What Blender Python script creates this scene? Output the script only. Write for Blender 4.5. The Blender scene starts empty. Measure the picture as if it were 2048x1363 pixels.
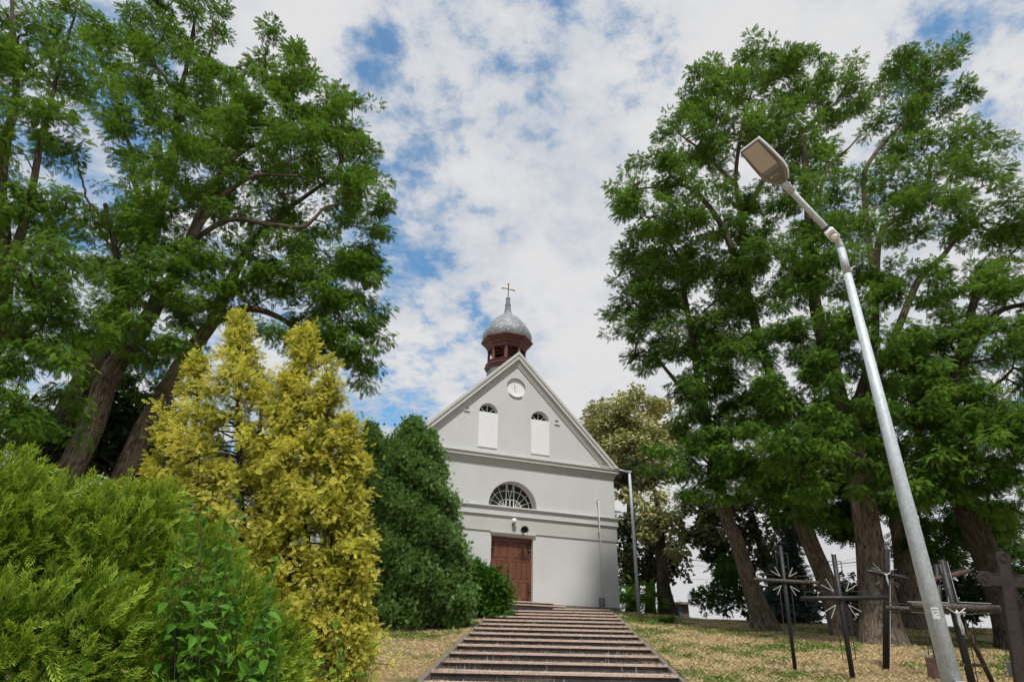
import bpy, bmesh, math, random
import numpy as np
from mathutils import Vector, Matrix, geometry

random.seed(7)
RNG = np.random.default_rng(11)
SC = bpy.context.scene
COL = SC.collection
EYE = 1.83                                  # camera height above the lawn at its feet

# ------------------------------------------------------------------ camera
F, CX, CY = 1275.0, 1024.0, 681.5           # focal length and centre of the 2048 px photograph
TH, ROLL = math.atan(642 / 1275.0), 0.022
W_ = np.array([0, math.cos(TH), math.sin(TH)])
U0 = np.array([0, -math.sin(TH), math.cos(TH)])
R0 = np.array([1.0, 0, 0])
U_ = math.cos(ROLL) * U0 - math.sin(ROLL) * R0
R_ = math.cos(ROLL) * R0 + math.sin(ROLL) * U0
cam = bpy.data.objects.new('camera', bpy.data.cameras.new('camera'))
COL.objects.link(cam)
cam.matrix_world = Matrix(((R_[0], U_[0], -W_[0], 0), (R_[1], U_[1], -W_[1], 0),
                           (R_[2], U_[2], -W_[2], EYE), (0, 0, 0, 1)))
cam.data.sensor_width = 36.0
cam.data.lens = F / 2048 * 36.0
cam.data.clip_start, cam.data.clip_end = 0.05, 3000
SC.camera = cam


def ray(x, y):
    return (x - CX) / F * R_ - (y - CY) / F * U_ + W_


def P(x, y, Y):
    """world point at distance Y (metres ahead of the camera) seen at photo pixel x, y"""
    d = ray(x, y)
    d = d * (Y / d[1])
    return np.array([d[0], d[1], d[2] + EYE])


def depth(p):
    return float(np.dot(np.array(p) - np.array([0, 0, EYE]), W_))


# ------------------------------------------------------------------ sky, sun, exposure
SUN_EL, SUN_AZ = math.radians(60), math.radians(176)     # azimuth clockwise from +Y
wd = bpy.data.worlds.new('World')
SC.world = wd
wd.use_nodes = True


class NT:
    """small helper to write node trees"""
    def __init__(self, tree):
        self.t = tree
        tree.nodes.clear()

    def n(self, kind, **kw):
        nd = self.t.nodes.new(kind)
        for k, v in kw.items():
            if k == 'ins':
                for kk, vv in v.items():
                    s = nd.inputs[kk]
                    if hasattr(vv, 'is_output'):
                        self.t.links.new(vv, s)
                    else:
                        s.default_value = vv
            else:
                setattr(nd, k, v)
        return nd

    def math(self, op, a, b=None, clamp=False):
        nd = self.n('ShaderNodeMath', operation=op, use_clamp=clamp)
        for i, v in enumerate((a, b)):
            if v is None:
                continue
            if hasattr(v, 'is_output'):
                self.t.links.new(v, nd.inputs[i])
            else:
                nd.inputs[i].default_value = v
        return nd.outputs[0]

    def vmath(self, op, a, b=None):
        nd = self.n('ShaderNodeVectorMath', operation=op)
        for i, v in enumerate((a, b)):
            if v is None:
                continue
            if hasattr(v, 'is_output'):
                self.t.links.new(v, nd.inputs[i])
            else:
                nd.inputs[i].default_value = v
        return nd

    def noise(self, vec, scale, detail=4, rough=.5, dist=0.0):
        return self.n('ShaderNodeTexNoise', ins={'Vector': vec, 'Scale': scale, 'Detail': detail,
                                                 'Roughness': rough, 'Distortion': dist}).outputs['Fac']

    def rng(self, v, a, b, c=0.0, d=1.0, smooth=True):
        return self.n('ShaderNodeMapRange', interpolation_type='SMOOTHSTEP' if smooth else 'LINEAR',
                      ins={'Value': v, 'From Min': a, 'From Max': b, 'To Min': c, 'To Max': d}).outputs[0]

    def mix(self, f, a, b, blend='MIX'):
        nd = self.n('ShaderNodeMix', data_type='RGBA', blend_type=blend)
        for s, v in ((nd.inputs[0], f), (nd.inputs[6], a), (nd.inputs[7], b)):
            if hasattr(v, 'is_output'):
                self.t.links.new(v, s)
            else:
                s.default_value = v if not isinstance(v, tuple) or len(v) == 4 else (*v, 1)
        return nd.outputs[2]

    def link(self, a, b):
        self.t.links.new(a, b)


def make_sky():
    k = NT(wd.node_tree)
    sky = k.n('ShaderNodeTexSky', sky_type='NISHITA', sun_disc=False, sun_elevation=SUN_EL,
              sun_rotation=SUN_AZ, air_density=1.0, dust_density=0.3, ozone_density=2.0)
    blue = k.n('ShaderNodeBackground', ins={'Color': k.mix(1.0, sky.outputs[0], (.55, 1.12, 1.25, 1), 'MULTIPLY'), 'Strength': 0.15})
    d = k.n('ShaderNodeTexCoord').outputs['Generated']
    sep = k.n('ShaderNodeSeparateXYZ', ins={'Vector': d})
    zz = k.math('ADD', k.math('MAXIMUM', sep.outputs[2], 0.02), 0.22)
    uv = k.n('ShaderNodeCombineXYZ', ins={'X': k.math('DIVIDE', sep.outputs[0], zz),
                                          'Y': k.math('DIVIDE', sep.outputs[1], zz), 'Z': 0.0}).outputs[0]
    n1 = k.noise(uv, 4.2, 10, .60, .30)
    n2 = k.noise(k.vmath('ADD', uv, (7.3, 2.1, 0.0)).outputs[0], 11.0, 7, .62, .2)
    cov = k.math('ADD', k.math('MULTIPLY', n1, .46), k.math('ADD', k.math('MULTIPLY', n2, .38), k.math('MULTIPLY', k.noise(uv, 27.0, 5, .6, .1), .16)))
    # thin and thick places of this cloud deck, as directions in the sky
    spots = [(740, 100, 55, -.12), (790, 190, 110, -.02), (800, 330, 100, -.022), (850, 500, 110, -.015),
             (835, 420, 90, -.03), (1110, 100, 140, -.045), (1100, 250, 110, -.03), (760, 560, 140, -.01),
             (150, 240, 170, -.04), (720, 770, 130, -.01), (1950, 120, 150, -.05), (1000, 620, 170, -.02),
             (1280, 640, 300, .09), (1420, 120, 330, .06), (1010, 390, 150, .025), (560, 30, 160, .05),
             (970, 60, 100, .02), (1380, 900, 300, .1), (2000, 400, 180, .06)]
    for (px, py, r, a) in spots:
        v = ray(px, py)
        v = v / np.linalg.norm(v)
        ang = math.atan(r / F)
        dt = k.vmath('DOT_PRODUCT', d, tuple(v)).outputs['Value']
        cov = k.math('ADD', cov, k.rng(dt, math.cos(ang * 1.5), 1.0, 0.0, a))
    cov = k.math('ADD', cov, k.rng(sep.outputs[2], .30, .02, 0.0, .16))
    fac = k.rng(cov, .38, .525, .14, 1.0)
    shade = k.noise(k.vmath('ADD', uv, (1.3, 5.1, 0.0)).outputs[0], 3.2, 7, .6, .2)
    thick = k.rng(k.math('ADD', k.math('MULTIPLY', cov, .6), k.math('MULTIPLY', shade, .4)), .40, .60)
    ccol = k.mix(thick, (.54, .60, .69, 1), (.80, .80, .81, 1))
    far = k.rng(sep.outputs[2], .0, .45, .86, 1.0)
    ccol = k.mix(1.0, ccol, k.n('ShaderNodeCombineXYZ', ins={'X': far, 'Y': far, 'Z': far}).outputs[0], 'MULTIPLY')
    cl = k.n('ShaderNodeBackground', ins={'Color': ccol, 'Strength': 0.94})
    mx = k.n('ShaderNodeMixShader', ins={0: fac, 1: blue.outputs[0], 2: cl.outputs[0]})
    out = k.n('ShaderNodeOutputWorld')
    k.link(mx.outputs[0], out.inputs[0])


make_sky()
sun = bpy.data.objects.new('sun', bpy.data.lights.new('sun', 'SUN'))
COL.objects.link(sun)
sun.data.energy = 4.3
sun.data.angle = math.radians(5)
sun.data.color = (1.0, .96, .90)
sd = Vector((math.sin(SUN_AZ) * math.cos(SUN_EL), math.cos(SUN_AZ) * math.cos(SUN_EL), math.sin(SUN_EL)))
sun.rotation_euler = sd.to_track_quat('Z', 'Y').to_euler()
sun.location = (10, -20, 30)
SC.view_settings.view_transform = 'Standard'
SC.view_settings.look = 'None'
SC.view_settings.exposure = 0.0
SC.view_settings.gamma = 1.0
SC.render.engine = 'CYCLES'
SC.cycles.max_bounces = 8
SC.cycles.diffuse_bounces = 4
SC.cycles.transmission_bounces = 4
SC.cycles.transparent_max_bounces = 4


# ------------------------------------------------------------------ object helpers
def obj(name, me, mat, parent=None):
    o = bpy.data.objects.new(name, me)
    COL.objects.link(o)
    if mat is not None and me is not None:
        me.materials.clear()
        me.materials.append(mat)
    if parent is not None:
        o.parent = parent
    return o


def tag(o, label=None, cat=None, group=None, kind=None):
    if label:
        o['label'] = label
    if cat:
        o['category'] = cat
    if group:
        o['group'] = group
    if kind:
        o['kind'] = kind
    return o


def thing(name, label, cat, loc=(0, 0, 0), rz=0.0, group=None):
    o = bpy.data.objects.new(name, None)
    COL.objects.link(o)
    o.empty_display_size = .3
    o.location = tuple(float(v) for v in loc)
    o.rotation_euler = (0, 0, rz)
    return tag(o, label, cat, group)


def mesh_from_arrays(name, V, Fq, attrs=None, uv=None, smooth=False, n=4):
    me = bpy.data.meshes.new(name)
    V = np.asarray(V, np.float32)
    Fq = np.asarray(Fq, np.int32)
    me.vertices.add(len(V))
    me.vertices.foreach_set('co', V.ravel())
    me.loops.add(Fq.size)
    me.loops.foreach_set('vertex_index', Fq.ravel())
    me.polygons.add(len(Fq))
    me.polygons.foreach_set('loop_start', np.arange(0, Fq.size, Fq.shape[1], dtype=np.int32))
    if attrs:
        for k, a in attrs.items():
            at = me.attributes.new(k, 'FLOAT', 'POINT')
            at.data.foreach_set('value', np.asarray(a, np.float32).ravel())
    if uv is not None:
        l = me.uv_layers.new(name='UVMap')
        l.data.foreach_set('uv', np.asarray(uv, np.float32).ravel())
    me.update(calc_edges=True)
    if smooth:
        me.polygons.foreach_set('use_smooth', np.ones(len(Fq), bool))
    me.validate()
    return me


class MB:
    """collects solid shapes and links them as one mesh object"""
    def __init__(self):
        self.v, self.f, self.sm, self.uv = [], [], [], {}

    def add(self, vs, fs, smooth=False):
        b = len(self.v)
        self.v += [tuple(float(c) for c in p) for p in vs]
        for f in fs:
            self.f.append(tuple(b + i for i in f))
            self.sm.append(smooth)
        return self

    def box(self, x0, x1, y0, y1, z0, z1):
        vs = [(x, y, z) for z in (z0, z1) for y in (y0, y1) for x in (x0, x1)]
        return self.add(vs, [(0, 2, 3, 1), (4, 5, 7, 6), (0, 1, 5, 4), (2, 6, 7, 3), (0, 4, 6, 2), (1, 3, 7, 5)])

    def bevbox(self, x0, x1, y0, y1, z0, z1, b):
        """box whose -y face is a smaller raised field (door panels)"""
        vs = [(x0, y1, z0), (x1, y1, z0), (x1, y1, z1), (x0, y1, z1),
              (x0 + b, y0, z0 + b), (x1 - b, y0, z0 + b), (x1 - b, y0, z1 - b), (x0 + b, y0, z1 - b)]
        return self.add(vs, [(3, 2, 1, 0), (4, 5, 6, 7), (0, 1, 5, 4), (1, 2, 6, 5), (2, 3, 7, 6), (3, 0, 4, 7)])

    def bar(self, p, q, w, h=None, up=(0, 0, 1)):
        h = h or w
        p, q = Vector(p), Vector(q)
        d = (q - p).normalized()
        u = Vector(up)
        if abs(d.dot(u)) > .98:
            u = Vector((0, 1, 0))
        x = d.cross(u).normalized()
        u = x.cross(d)
        vs = []
        for e in (p, q):
            for sx, su in ((-1, -1), (1, -1), (1, 1), (-1, 1)):
                vs.append(e + x * (sx * w / 2) + u * (su * h / 2))
        return self.add(vs, [(0, 1, 2, 3), (7, 6, 5, 4), (0, 4, 5, 1), (1, 5, 6, 2), (2, 6, 7, 3), (3, 7, 4, 0)])

    def tube(self, pts, rad, n=8, caps=True, smooth=True):
        pts = [Vector(p) for p in pts]
        if not hasattr(rad, '__len__'):
            rad = [rad] * len(pts)
        vs, fs = [], []
        d = (pts[1] - pts[0]).normalized()
        u = Vector((0, 0, 1)) if abs(d.z) < .9 else Vector((0, 1, 0))
        x = d.cross(u).normalized()
        for i, p in enumerate(pts):
            a = pts[max(i - 1, 0)]
            c = pts[min(i + 1, len(pts) - 1)]
            t = (c - a).normalized()
            x = (x - t * x.dot(t)).normalized()
            y = t.cross(x)
            for k in range(n):
                an = 2 * math.pi * k / n
                vs.append(p + (x * math.cos(an) + y * math.sin(an)) * rad[i])
        for i in range(len(pts) - 1):
            for k in range(n):
                k2 = (k + 1) % n
                fs.append((i * n + k, i * n + k2, (i + 1) * n + k2, (i + 1) * n + k))
        self.add(vs, fs, smooth)
        if caps:
            b = len(self.v) - len(vs)
            self.f.append(tuple(b + k for k in range(n - 1, -1, -1)))
            self.sm.append(False)
            self.f.append(tuple(b + (len(pts) - 1) * n + k for k in range(n)))
            self.sm.append(False)
        return self

    def lathe(self, prof, n=24, c=(0, 0, 0), phase=0.0, smooth=True, caps=True):
        vs, fs = [], []
        for (r, z) in prof:
            for k in range(n):
                a = phase + 2 * math.pi * k / n
                vs.append((c[0] + r * math.cos(a), c[1] + r * math.sin(a), c[2] + z))
        for i in range(len(prof) - 1):
            for k in range(n):
                k2 = (k + 1) % n
                fs.append((i * n + k, i * n + k2, (i + 1) * n + k2, (i + 1) * n + k))
        b = len(self.v)
        self.add(vs, fs, smooth)
        if caps:
            self.f.append(tuple(b + k for k in range(n - 1, -1, -1)))
            self.sm.append(False)
            self.f.append(tuple(b + (len(prof) - 1) * n + k for k in range(n)))
            self.sm.append(False)
        return self

    def ball(self, c, r, n=16, m=10, sz=1.0):
        prof = [(max(r * math.sin(math.pi * i / m), 1e-4), -r * sz * math.cos(math.pi * i / m)) for i in range(m + 1)]
        return self.lathe(prof, n, c)

    def prism(self, poly, axis, a, b):
        """extrude a 2-D polygon; axis 'y': poly is (x, z) and runs from y=a to y=b"""
        m = len(poly)
        put = {'y': lambda p, t: (p[0], t, p[1]), 'z': lambda p, t: (p[0], p[1], t), 'x': lambda p, t: (t, p[0], p[1])}[axis]
        vs = [put(p, a) for p in poly] + [put(p, b) for p in poly]
        fs = [tuple(range(m)), tuple(range(2 * m - 1, m - 1, -1))]
        fs += [(i, m + i, m + (i + 1) % m, (i + 1) % m) for i in range(m)]
        return self.add(vs, fs)

    def build(self, name, mat, parent=None, off=(0, 0, 0), bevel=0.0):
        me = bpy.data.meshes.new(name)
        o_ = Vector(off)
        me.from_pydata([tuple(Vector(p) - o_) for p in self.v], [], self.f)
        me.polygons.foreach_set('use_smooth', np.array(self.sm, bool))
        bm = bmesh.new()
        bm.from_mesh(me)
        bmesh.ops.recalc_face_normals(bm, faces=bm.faces)
        bm.to_mesh(me)
        bm.free()
        me.update()
        o = obj(name, me, mat, parent)
        if bevel:
            m = o.modifiers.new('bevel', 'BEVEL')
            m.width = bevel
            m.segments = 2
            m.limit_method = 'ANGLE'
        return o


# ------------------------------------------------------------------ materials
def new_mat(name):
    m = bpy.data.materials.new(name)
    m.use_nodes = True
    return m, NT(m.node_tree)


def finish(k, shader, disp=None):
    out = k.n('ShaderNodeOutputMaterial')
    k.link(shader, out.inputs[0])


def simple(name, col, rough=.6, metal=0.0, var=.12, scale=6.0, bump=0.0, bscale=40.0, spec=.5, stretch=(1, 1, 1), col2=None):
    """noise-varied principled material on object coordinates"""
    m, k = new_mat(name)
    co = k.n('ShaderNodeTexCoord').outputs['Object']
    mp = k.n('ShaderNodeMapping', ins={'Vector': co, 'Scale': stretch}).outputs[0]
    n = k.noise(mp, scale, 6, .6)
    c2 = col2 or tuple(c * (1 - 2 * var) for c in col)
    base = k.mix(k.rng(n, .3, .7), c2, col)
    b = k.n('ShaderNodeBsdfPrincipled', ins={'Base Color': base, 'Metallic': metal, 'Specular IOR Level': spec})
    r = k.rng(k.noise(mp, scale * 2.3, 4, .6), .2, .8, max(rough - .1, .05), min(rough + .1, 1.0))
    k.link(r, b.inputs['Roughness'])
    if bump:
        bn = k.n('ShaderNodeBump', ins={'Height': k.noise(mp, bscale, 5, .6), 'Strength': bump, 'Distance': .01})
        k.link(bn.outputs[0], b.inputs['Normal'])
    finish(k, b.outputs[0])
    return m


def leaf_mat(name, dark, light, back=None, trans=.3, tipcol=None, rough=.5, spec=.35, brown=None):
    m, k = new_mat(name)
    t = k.n('ShaderNodeAttribute', attribute_name='tint').outputs['Fac']
    col = k.mix(t, dark, light)
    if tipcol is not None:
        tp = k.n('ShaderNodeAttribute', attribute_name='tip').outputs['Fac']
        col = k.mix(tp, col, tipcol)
    if brown is not None:
        col = k.mix(k.rng(t, .965, .99), col, brown)
    if back is not None:
        bf = k.n('ShaderNodeNewGeometry').outputs['Backfacing']
        col = k.mix(k.math('MULTIPLY', bf, .45), col, back)
    b = k.n('ShaderNodeBsdfPrincipled', ins={'Base Color': col, 'Roughness': rough, 'Specular IOR Level': spec})
    tr = k.n('ShaderNodeBsdfTranslucent', ins={'Color': k.mix(.5, col, k.mix(1.0, col, (1.5, 1.35, .6), 'MULTIPLY'))})
    mx = k.n('ShaderNodeMixShader', ins={0: trans, 1: b.outputs[0], 2: tr.outputs[0]})
    finish(k, mx.outputs[0])
    return m


def bark_mat(name, c1, c2):
    m, k = new_mat(name)
    uv = k.n('ShaderNodeTexCoord').outputs['UV']
    mp = k.n('ShaderNodeMapping', ins={'Vector': uv, 'Scale': (7.0, 1.1, 1.0)}).outputs[0]
    w = k.noise(mp, 3.2, 7, .62, 1.1)
    rid = k.rng(w, .36, .62)
    fine = k.noise(k.n('ShaderNodeMapping', ins={'Vector': uv, 'Scale': (9, 3, 1)}).outputs[0], 12, 5, .6)
    patch = k.noise(uv, 1.3, 3, .5)
    col = k.mix(k.math('MULTIPLY', rid, .9), c1, c2)
    col = k.mix(k.math('MULTIPLY', k.rng(fine, .35, .7), .35), col, tuple(c * .55 for c in c2))
    col = k.mix(k.math('MULTIPLY', k.rng(patch, .5, .7), .35), col, (.10, .10, .055))
    b = k.n('ShaderNodeBsdfPrincipled', ins={'Base Color': col, 'Roughness': .95, 'Specular IOR Level': .15})
    h = k.math('ADD', k.math('MULTIPLY', w, 1.0), k.math('MULTIPLY', fine, .25))
    bn = k.n('ShaderNodeBump', ins={'Height': h, 'Strength': 1.0, 'Distance': .09})
    k.link(bn.outputs[0], b.inputs['Normal'])
    finish(k, b.outputs[0])
    return m


def plaster_mat(name, col, dirt=.08):
    m, k = new_mat(name)
    co = k.n('ShaderNodeTexCoord').outputs['Object']
    big = k.noise(k.n('ShaderNodeMapping', ins={'Vector': co, 'Scale': (1, 1, .6)}).outputs[0], .9, 5, .6)
    mid = k.noise(k.n('ShaderNodeMapping', ins={'Vector': co, 'Scale': (1, 1, 2.2)}).outputs[0], 3.0, 6, .65)
    z = k.n('ShaderNodeSeparateXYZ', ins={'Vector': co}).outputs[2]
    c = k.mix(k.rng(big, .3, .7), tuple(v * (1 - dirt) for v in col), col)
    c = k.mix(k.math('MULTIPLY', k.rng(mid, .45, .75), .16), c, tuple(v * .84 for v in col))
    streak = k.noise(k.n('ShaderNodeMapping', ins={'Vector': co, 'Scale': (9, 9, .45)}).outputs[0], 1.6, 5, .6)
    c = k.mix(k.math('MULTIPLY', k.rng(streak, .55, .74), .15), c, (col[0] * .62, col[1] * .6, col[2] * .54))
    low = k.math('MULTIPLY', k.rng(z, .55, -.1), k.rng(k.noise(co, 3.5, 5, .65), .3, .7, .08, .32))
    c = k.mix(low, c, (.40, .39, .36))
    b = k.n('ShaderNodeBsdfPrincipled', ins={'Base Color': c, 'Roughness': .9, 'Specular IOR Level': .2})
    h = k.math('ADD', k.math('MULTIPLY', k.noise(co, 120, 3, .6), .3), k.math('MULTIPLY', mid, 1.2))
    bn = k.n('ShaderNodeBump', ins={'Height': h, 'Strength': .25, 'Distance': .012})
    k.link(bn.outputs[0], b.inputs['Normal'])
    finish(k, b.outputs[0])
    return m


def zinc_mat(name):
    """weathered zinc diamond shingles laid on the UV of the dome"""
    m, k = new_mat(name)
    uv = k.n('ShaderNodeTexCoord').outputs['UV']
    s = k.n('ShaderNodeSeparateXYZ', ins={'Vector': uv})
    u = k.math('MULTIPLY', s.outputs[0], 36.0)
    v = k.math('MULTIPLY', s.outputs[1], 9.0)
    a = k.math('ADD', u, v)
    c = k.math('SUBTRACT', u, v)
    fa, fc = k.math('FRACT', a), k.math('FRACT', c)
    cell = k.n('ShaderNodeCombineXYZ', ins={'X': k.math('FLOOR', a), 'Y': k.math('FLOOR', c), 'Z': 0}).outputs[0]
    wn = k.n('ShaderNodeTexWhiteNoise', noise_dimensions='3D', ins={'Vector': cell}).outputs['Value']
    edge = k.math('MINIMUM', k.math('MINIMUM', fa, k.math('SUBTRACT', 1.0, fa)),
                  k.math('MINIMUM', fc, k.math('SUBTRACT', 1.0, fc)))
    line = k.rng(edge, .03, .11)
    col = k.mix(k.rng(wn, .1, .95), (.22, .245, .26), (.33, .36, .375))
    col = k.mix(k.rng(wn, .93, .95), col, (.50, .51, .50))
    n = k.noise(uv, 9, 5, .6)
    col = k.mix(k.math('MULTIPLY', k.rng(n, .4, .7), .35), col, (.20, .21, .205))
    col = k.mix(line, (.10, .105, .11), col)
    b = k.n('ShaderNodeBsdfPrincipled', ins={'Base Color': col, 'Roughness': .55, 'Metallic': .15})
    bn = k.n('ShaderNodeBump', ins={'Height': k.math('ADD', line, k.math('MULTIPLY', fa, .8)), 'Strength': .6, 'Distance': .02})
    k.link(bn.outputs[0], b.inputs['Normal'])
    finish(k, b.outputs[0])
    return m


def galv_mat(name, col=(.46, .505, .53)):
    m, k = new_mat(name)
    co = k.n('ShaderNodeTexCoord').outputs['Object']
    vo = k.n('ShaderNodeTexVoronoi', ins={'Vector': k.n('ShaderNodeMapping', ins={'Vector': co, 'Scale': (1, 1, .5)}).outputs[0],
                                          'Scale': 60.0}).outputs['Color']
    bw = k.n('ShaderNodeRGBToBW', ins={'Color': vo}).outputs[0]
    n = k.noise(k.n('ShaderNodeMapping', ins={'Vector': co, 'Scale': (1, 1, .25)}).outputs[0], 9, 6, .65)
    c = k.mix(k.rng(bw, .1, .9), tuple(v * .86 for v in col), tuple(min(v * 1.12, 1) for v in col))
    c = k.mix(k.math('MULTIPLY', k.rng(n, .45, .7), .45), c, tuple(v * .68 for v in col))
    b = k.n('ShaderNodeBsdfPrincipled', ins={'Base Color': c, 'Metallic': .2})
    k.link(k.rng(n, .3, .7, .48, .66), b.inputs['Roughness'])
    bn = k.n('ShaderNodeBump', ins={'Height': n, 'Strength': .15, 'Distance': .01})
    k.link(bn.outputs[0], b.inputs['Normal'])
    finish(k, b.outputs[0])
    return m


def riser_mat(name):
    m, k = new_mat(name)
    co = k.n('ShaderNodeTexCoord').outputs['Object']
    st = k.noise(k.n('ShaderNodeMapping', ins={'Vector': co, 'Scale': (22, 1, 1.6)}).outputs[0], 1.5, 4, .6)
    gate = k.noise(k.n('ShaderNodeMapping', ins={'Vector': co, 'Scale': (.8, .9, .9)}).outputs[0], 1.6, 3, .5)
    f = k.math('MULTIPLY', k.rng(st, .57, .68), k.rng(gate, .50, .60))
    base = k.mix(k.rng(k.noise(co, 5, 6, .65), .3, .7), (.024, .0215, .021), (.045, .041, .040))
    col = k.mix(k.math('MULTIPLY', f, .75), base, (.42, .41, .39))
    gate2 = k.noise(k.n('ShaderNodeMapping', ins={'Vector': co, 'Scale': (.7, 3.1, 3.3)}).outputs[0], 1.1, 3, .5)
    brown = k.math('MULTIPLY', k.rng(gate2, .58, .66), k.rng(st, .3, .6))
    col = k.mix(k.math('MULTIPLY', brown, .45), col, (.20, .165, .12))
    b = k.n('ShaderNodeBsdfPrincipled', ins={'Base Color': col, 'Roughness': .75, 'Specular IOR Level': .3})
    finish(k, b.outputs[0])
    return m


def granite_mat(name):
    m, k = new_mat(name)
    co = k.n('ShaderNodeTexCoord').outputs['Object']
    sp = k.noise(co, 70, 3, .8)
    hay = k.noise(co, 5, 6, .7)
    col = k.mix(k.rng(sp, .34, .60), (.17, .125, .105), (.56, .445, .38))
    col = k.mix(k.math('MULTIPLY', k.rng(hay, .45, .7), .35), col, (.50, .34, .20))
    b = k.n('ShaderNodeBsdfPrincipled', ins={'Base Color': col, 'Roughness': .8})
    bn = k.n('ShaderNodeBump', ins={'Height': sp, 'Strength': .4, 'Distance': .01})
    k.link(bn.outputs[0], b.inputs['Normal'])
    finish(k, b.outputs[0])
    return m


def ground_mat(name):
    m, k = new_mat(name)
    co = k.n('ShaderNodeTexCoord').outputs['Object']
    a = k.noise(co, .55, 6, .65)
    f = k.noise(co, 22, 6, .7)
    f2 = k.noise(k.n('ShaderNodeMapping', ins={'Vector': co, 'Scale': (1, 2.2, 1)}).outputs[0], 60, 4, .7)
    straw = k.mix(k.rng(f, .3, .7), (.26, .19, .10), (.48, .36, .20))
    straw = k.mix(k.math('MULTIPLY', k.rng(f2, .5, .7), .6), straw, (.52, .39, .23))
    green = k.mix(k.rng(f, .3, .7), (.05, .075, .018), (.13, .17, .04))
    col = k.mix(k.rng(a, .52, .66), straw, green)
    col = k.mix(k.math('MULTIPLY', k.rng(k.noise(co, 3.5, 5, .7), .6, .75), .55), col, (.10, .07, .045))
    b = k.n('ShaderNodeBsdfPrincipled', ins={'Base Color': col, 'Roughness': 1.0, 'Specular IOR Level': .1})
    bn = k.n('ShaderNodeBump', ins={'Height': k.math('ADD', f, f2), 'Strength': .9, 'Distance': .04})
    k.link(bn.outputs[0], b.inputs['Normal'])
    finish(k, b.outputs[0])
    return m


def blade_mat(name):
    m, k = new_mat(name)
    t = k.n('ShaderNodeAttribute', attribute_name='tint').outputs['Fac']
    g = k.n('ShaderNodeAttribute', attribute_name='tip').outputs['Fac']
    straw = k.mix(t, (.33, .245, .125), (.72, .56, .33))
    green = k.mix(t, (.075, .125, .02), (.22, .29, .06))
    col = k.mix(g, straw, green)
    b = k.n('ShaderNodeBsdfPrincipled', ins={'Base Color': col, 'Roughness': .8, 'Specular IOR Level': .2})
    finish(k, b.outputs[0])
    return m


M = {}
M['plaster'] = plaster_mat('plaster', (.535, .54, .53))
M['plaster_band'] = plaster_mat('plaster_band', (.485, .48, .45))
M['trim'] = plaster_mat('trim', (.52, .515, .49), .09)
M['white'] = simple('white_panel', (.70, .705, .71), .7, var=.03, scale=3)
M['white_paint'] = simple('white_paint', (.72, .71, .67), .5, var=.06, scale=15)
M['door'] = simple('door_wood', (.150, .058, .028), .45, var=.16, scale=3, stretch=(9, 9, .8), bump=.25, bscale=14)
M['iron'] = simple('black_iron', (.018, .018, .019), .5, .3, var=.2, scale=12)
M['redwood'] = simple('red_brown_timber', (.155, .056, .050), .55, var=.18, scale=4, stretch=(3, 3, 1), bump=.3, bscale=25)
M['zinc_tile'] = zinc_mat('zinc_shingles')
M['zinc'] = simple('zinc_sheet', (.22, .245, .265), .42, .5, var=.12, scale=4, stretch=(1, 1, .4))
M['gold'] = simple('gilt', (.62, .40, .16), .4, .8, var=.1)
M['rooftile'] = simple('roof_tiles', (.20, .10, .07), .8, var=.2, scale=8)
M['glass_dark'] = simple('dark_glass', (.012, .013, .013), .12, var=.15, scale=5, spec=.6)
M['glass_brown'] = simple('brown_glass', (.045, .017, .012), .22, var=.2, scale=6, spec=.35)
M['glass_green'] = simple('green_glass', (.022, .042, .016), .22, var=.2, scale=6, spec=.35)
M['opal'] = simple('opal_glass', (.85, .85, .82), .25, var=.02)
M['horn'] = simple('horn_grey', (.25, .25, .24), .45, .2, var=.1)
M['horn_in'] = simple('horn_inside', (.02, .02, .02), .6, var=.2)
M['conduit'] = simple('conduit_grey', (.62, .62, .60), .5, var=.08)
M['galv'] = galv_mat('galvanised_steel')
M['lamp_grey'] = simple('lamp_housing', (.15, .145, .145), .5, .1, var=.06, scale=20)
M['lamp_side'] = simple('lamp_shell', (.62, .62, .62), .35, .2, var=.04)
M['lens'] = simple('lamp_lens', (.60, .55, .53), .3, var=.05, scale=30)
M['lens_dot'] = simple('lamp_lens_dot', (.36, .32, .31), .25, var=.1, scale=30)
M['plastic_white'] = simple('white_plastic', (.78, .78, .78), .35, var=.02)
M['black_plastic'] = simple('black_plastic', (.02, .02, .02), .4, var=.1)
M['black_pipe'] = simple('black_painted_pipe', (.017, .016, .017), .55, .1, var=.25, scale=14, bump=.2, bscale=50)
M['worn_pipe'] = simple('flaking_black_pipe', (.10, .08, .06), .8, var=.2, scale=26, col2=(.016, .015, .015), bump=.4, bscale=60)
M['rust'] = simple('rusty_iron', (.105, .056, .038), .85, .1, var=.3, scale=16, bump=.4, bscale=50)
M['rust_dark'] = simple('dark_rust_casting', (.030, .019, .016), .9, .0, var=.25, scale=10, bump=.5, bscale=45)
M['wire'] = simple('thin_iron_rod', (.035, .028, .025), .7, .1, var=.2)
M['white_rod'] = simple('white_painted_rod', (.38, .38, .35), .6, var=.12, scale=40)
M['silver'] = simple('aluminium_figure', (.50, .51, .50), .45, .4, var=.12, scale=40)
M['stone'] = simple('grey_stone', (.30, .30, .28), .9, var=.15, scale=8, bump=.4)
M['kerb'] = simple('pale_concrete', (.17, .15, .13), .9, var=.16, scale=7, bump=.3)
M['granite'] = granite_mat('granite_tread')
M['riser'] = riser_mat('dark_riser')
M['ground'] = ground_mat('dry_lawn')
M['blade'] = blade_mat('grass_blades')
M['bark'] = bark_mat('locust_bark', (.042, .033, .025), (.235, .185, .138))
M['bark_dark'] = bark_mat('dark_bark', (.028, .022, .017), (.125, .100, .076))
M['twig'] = simple('twig_bark', (.060, .043, .032), .9, var=.2, scale=5)
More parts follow.
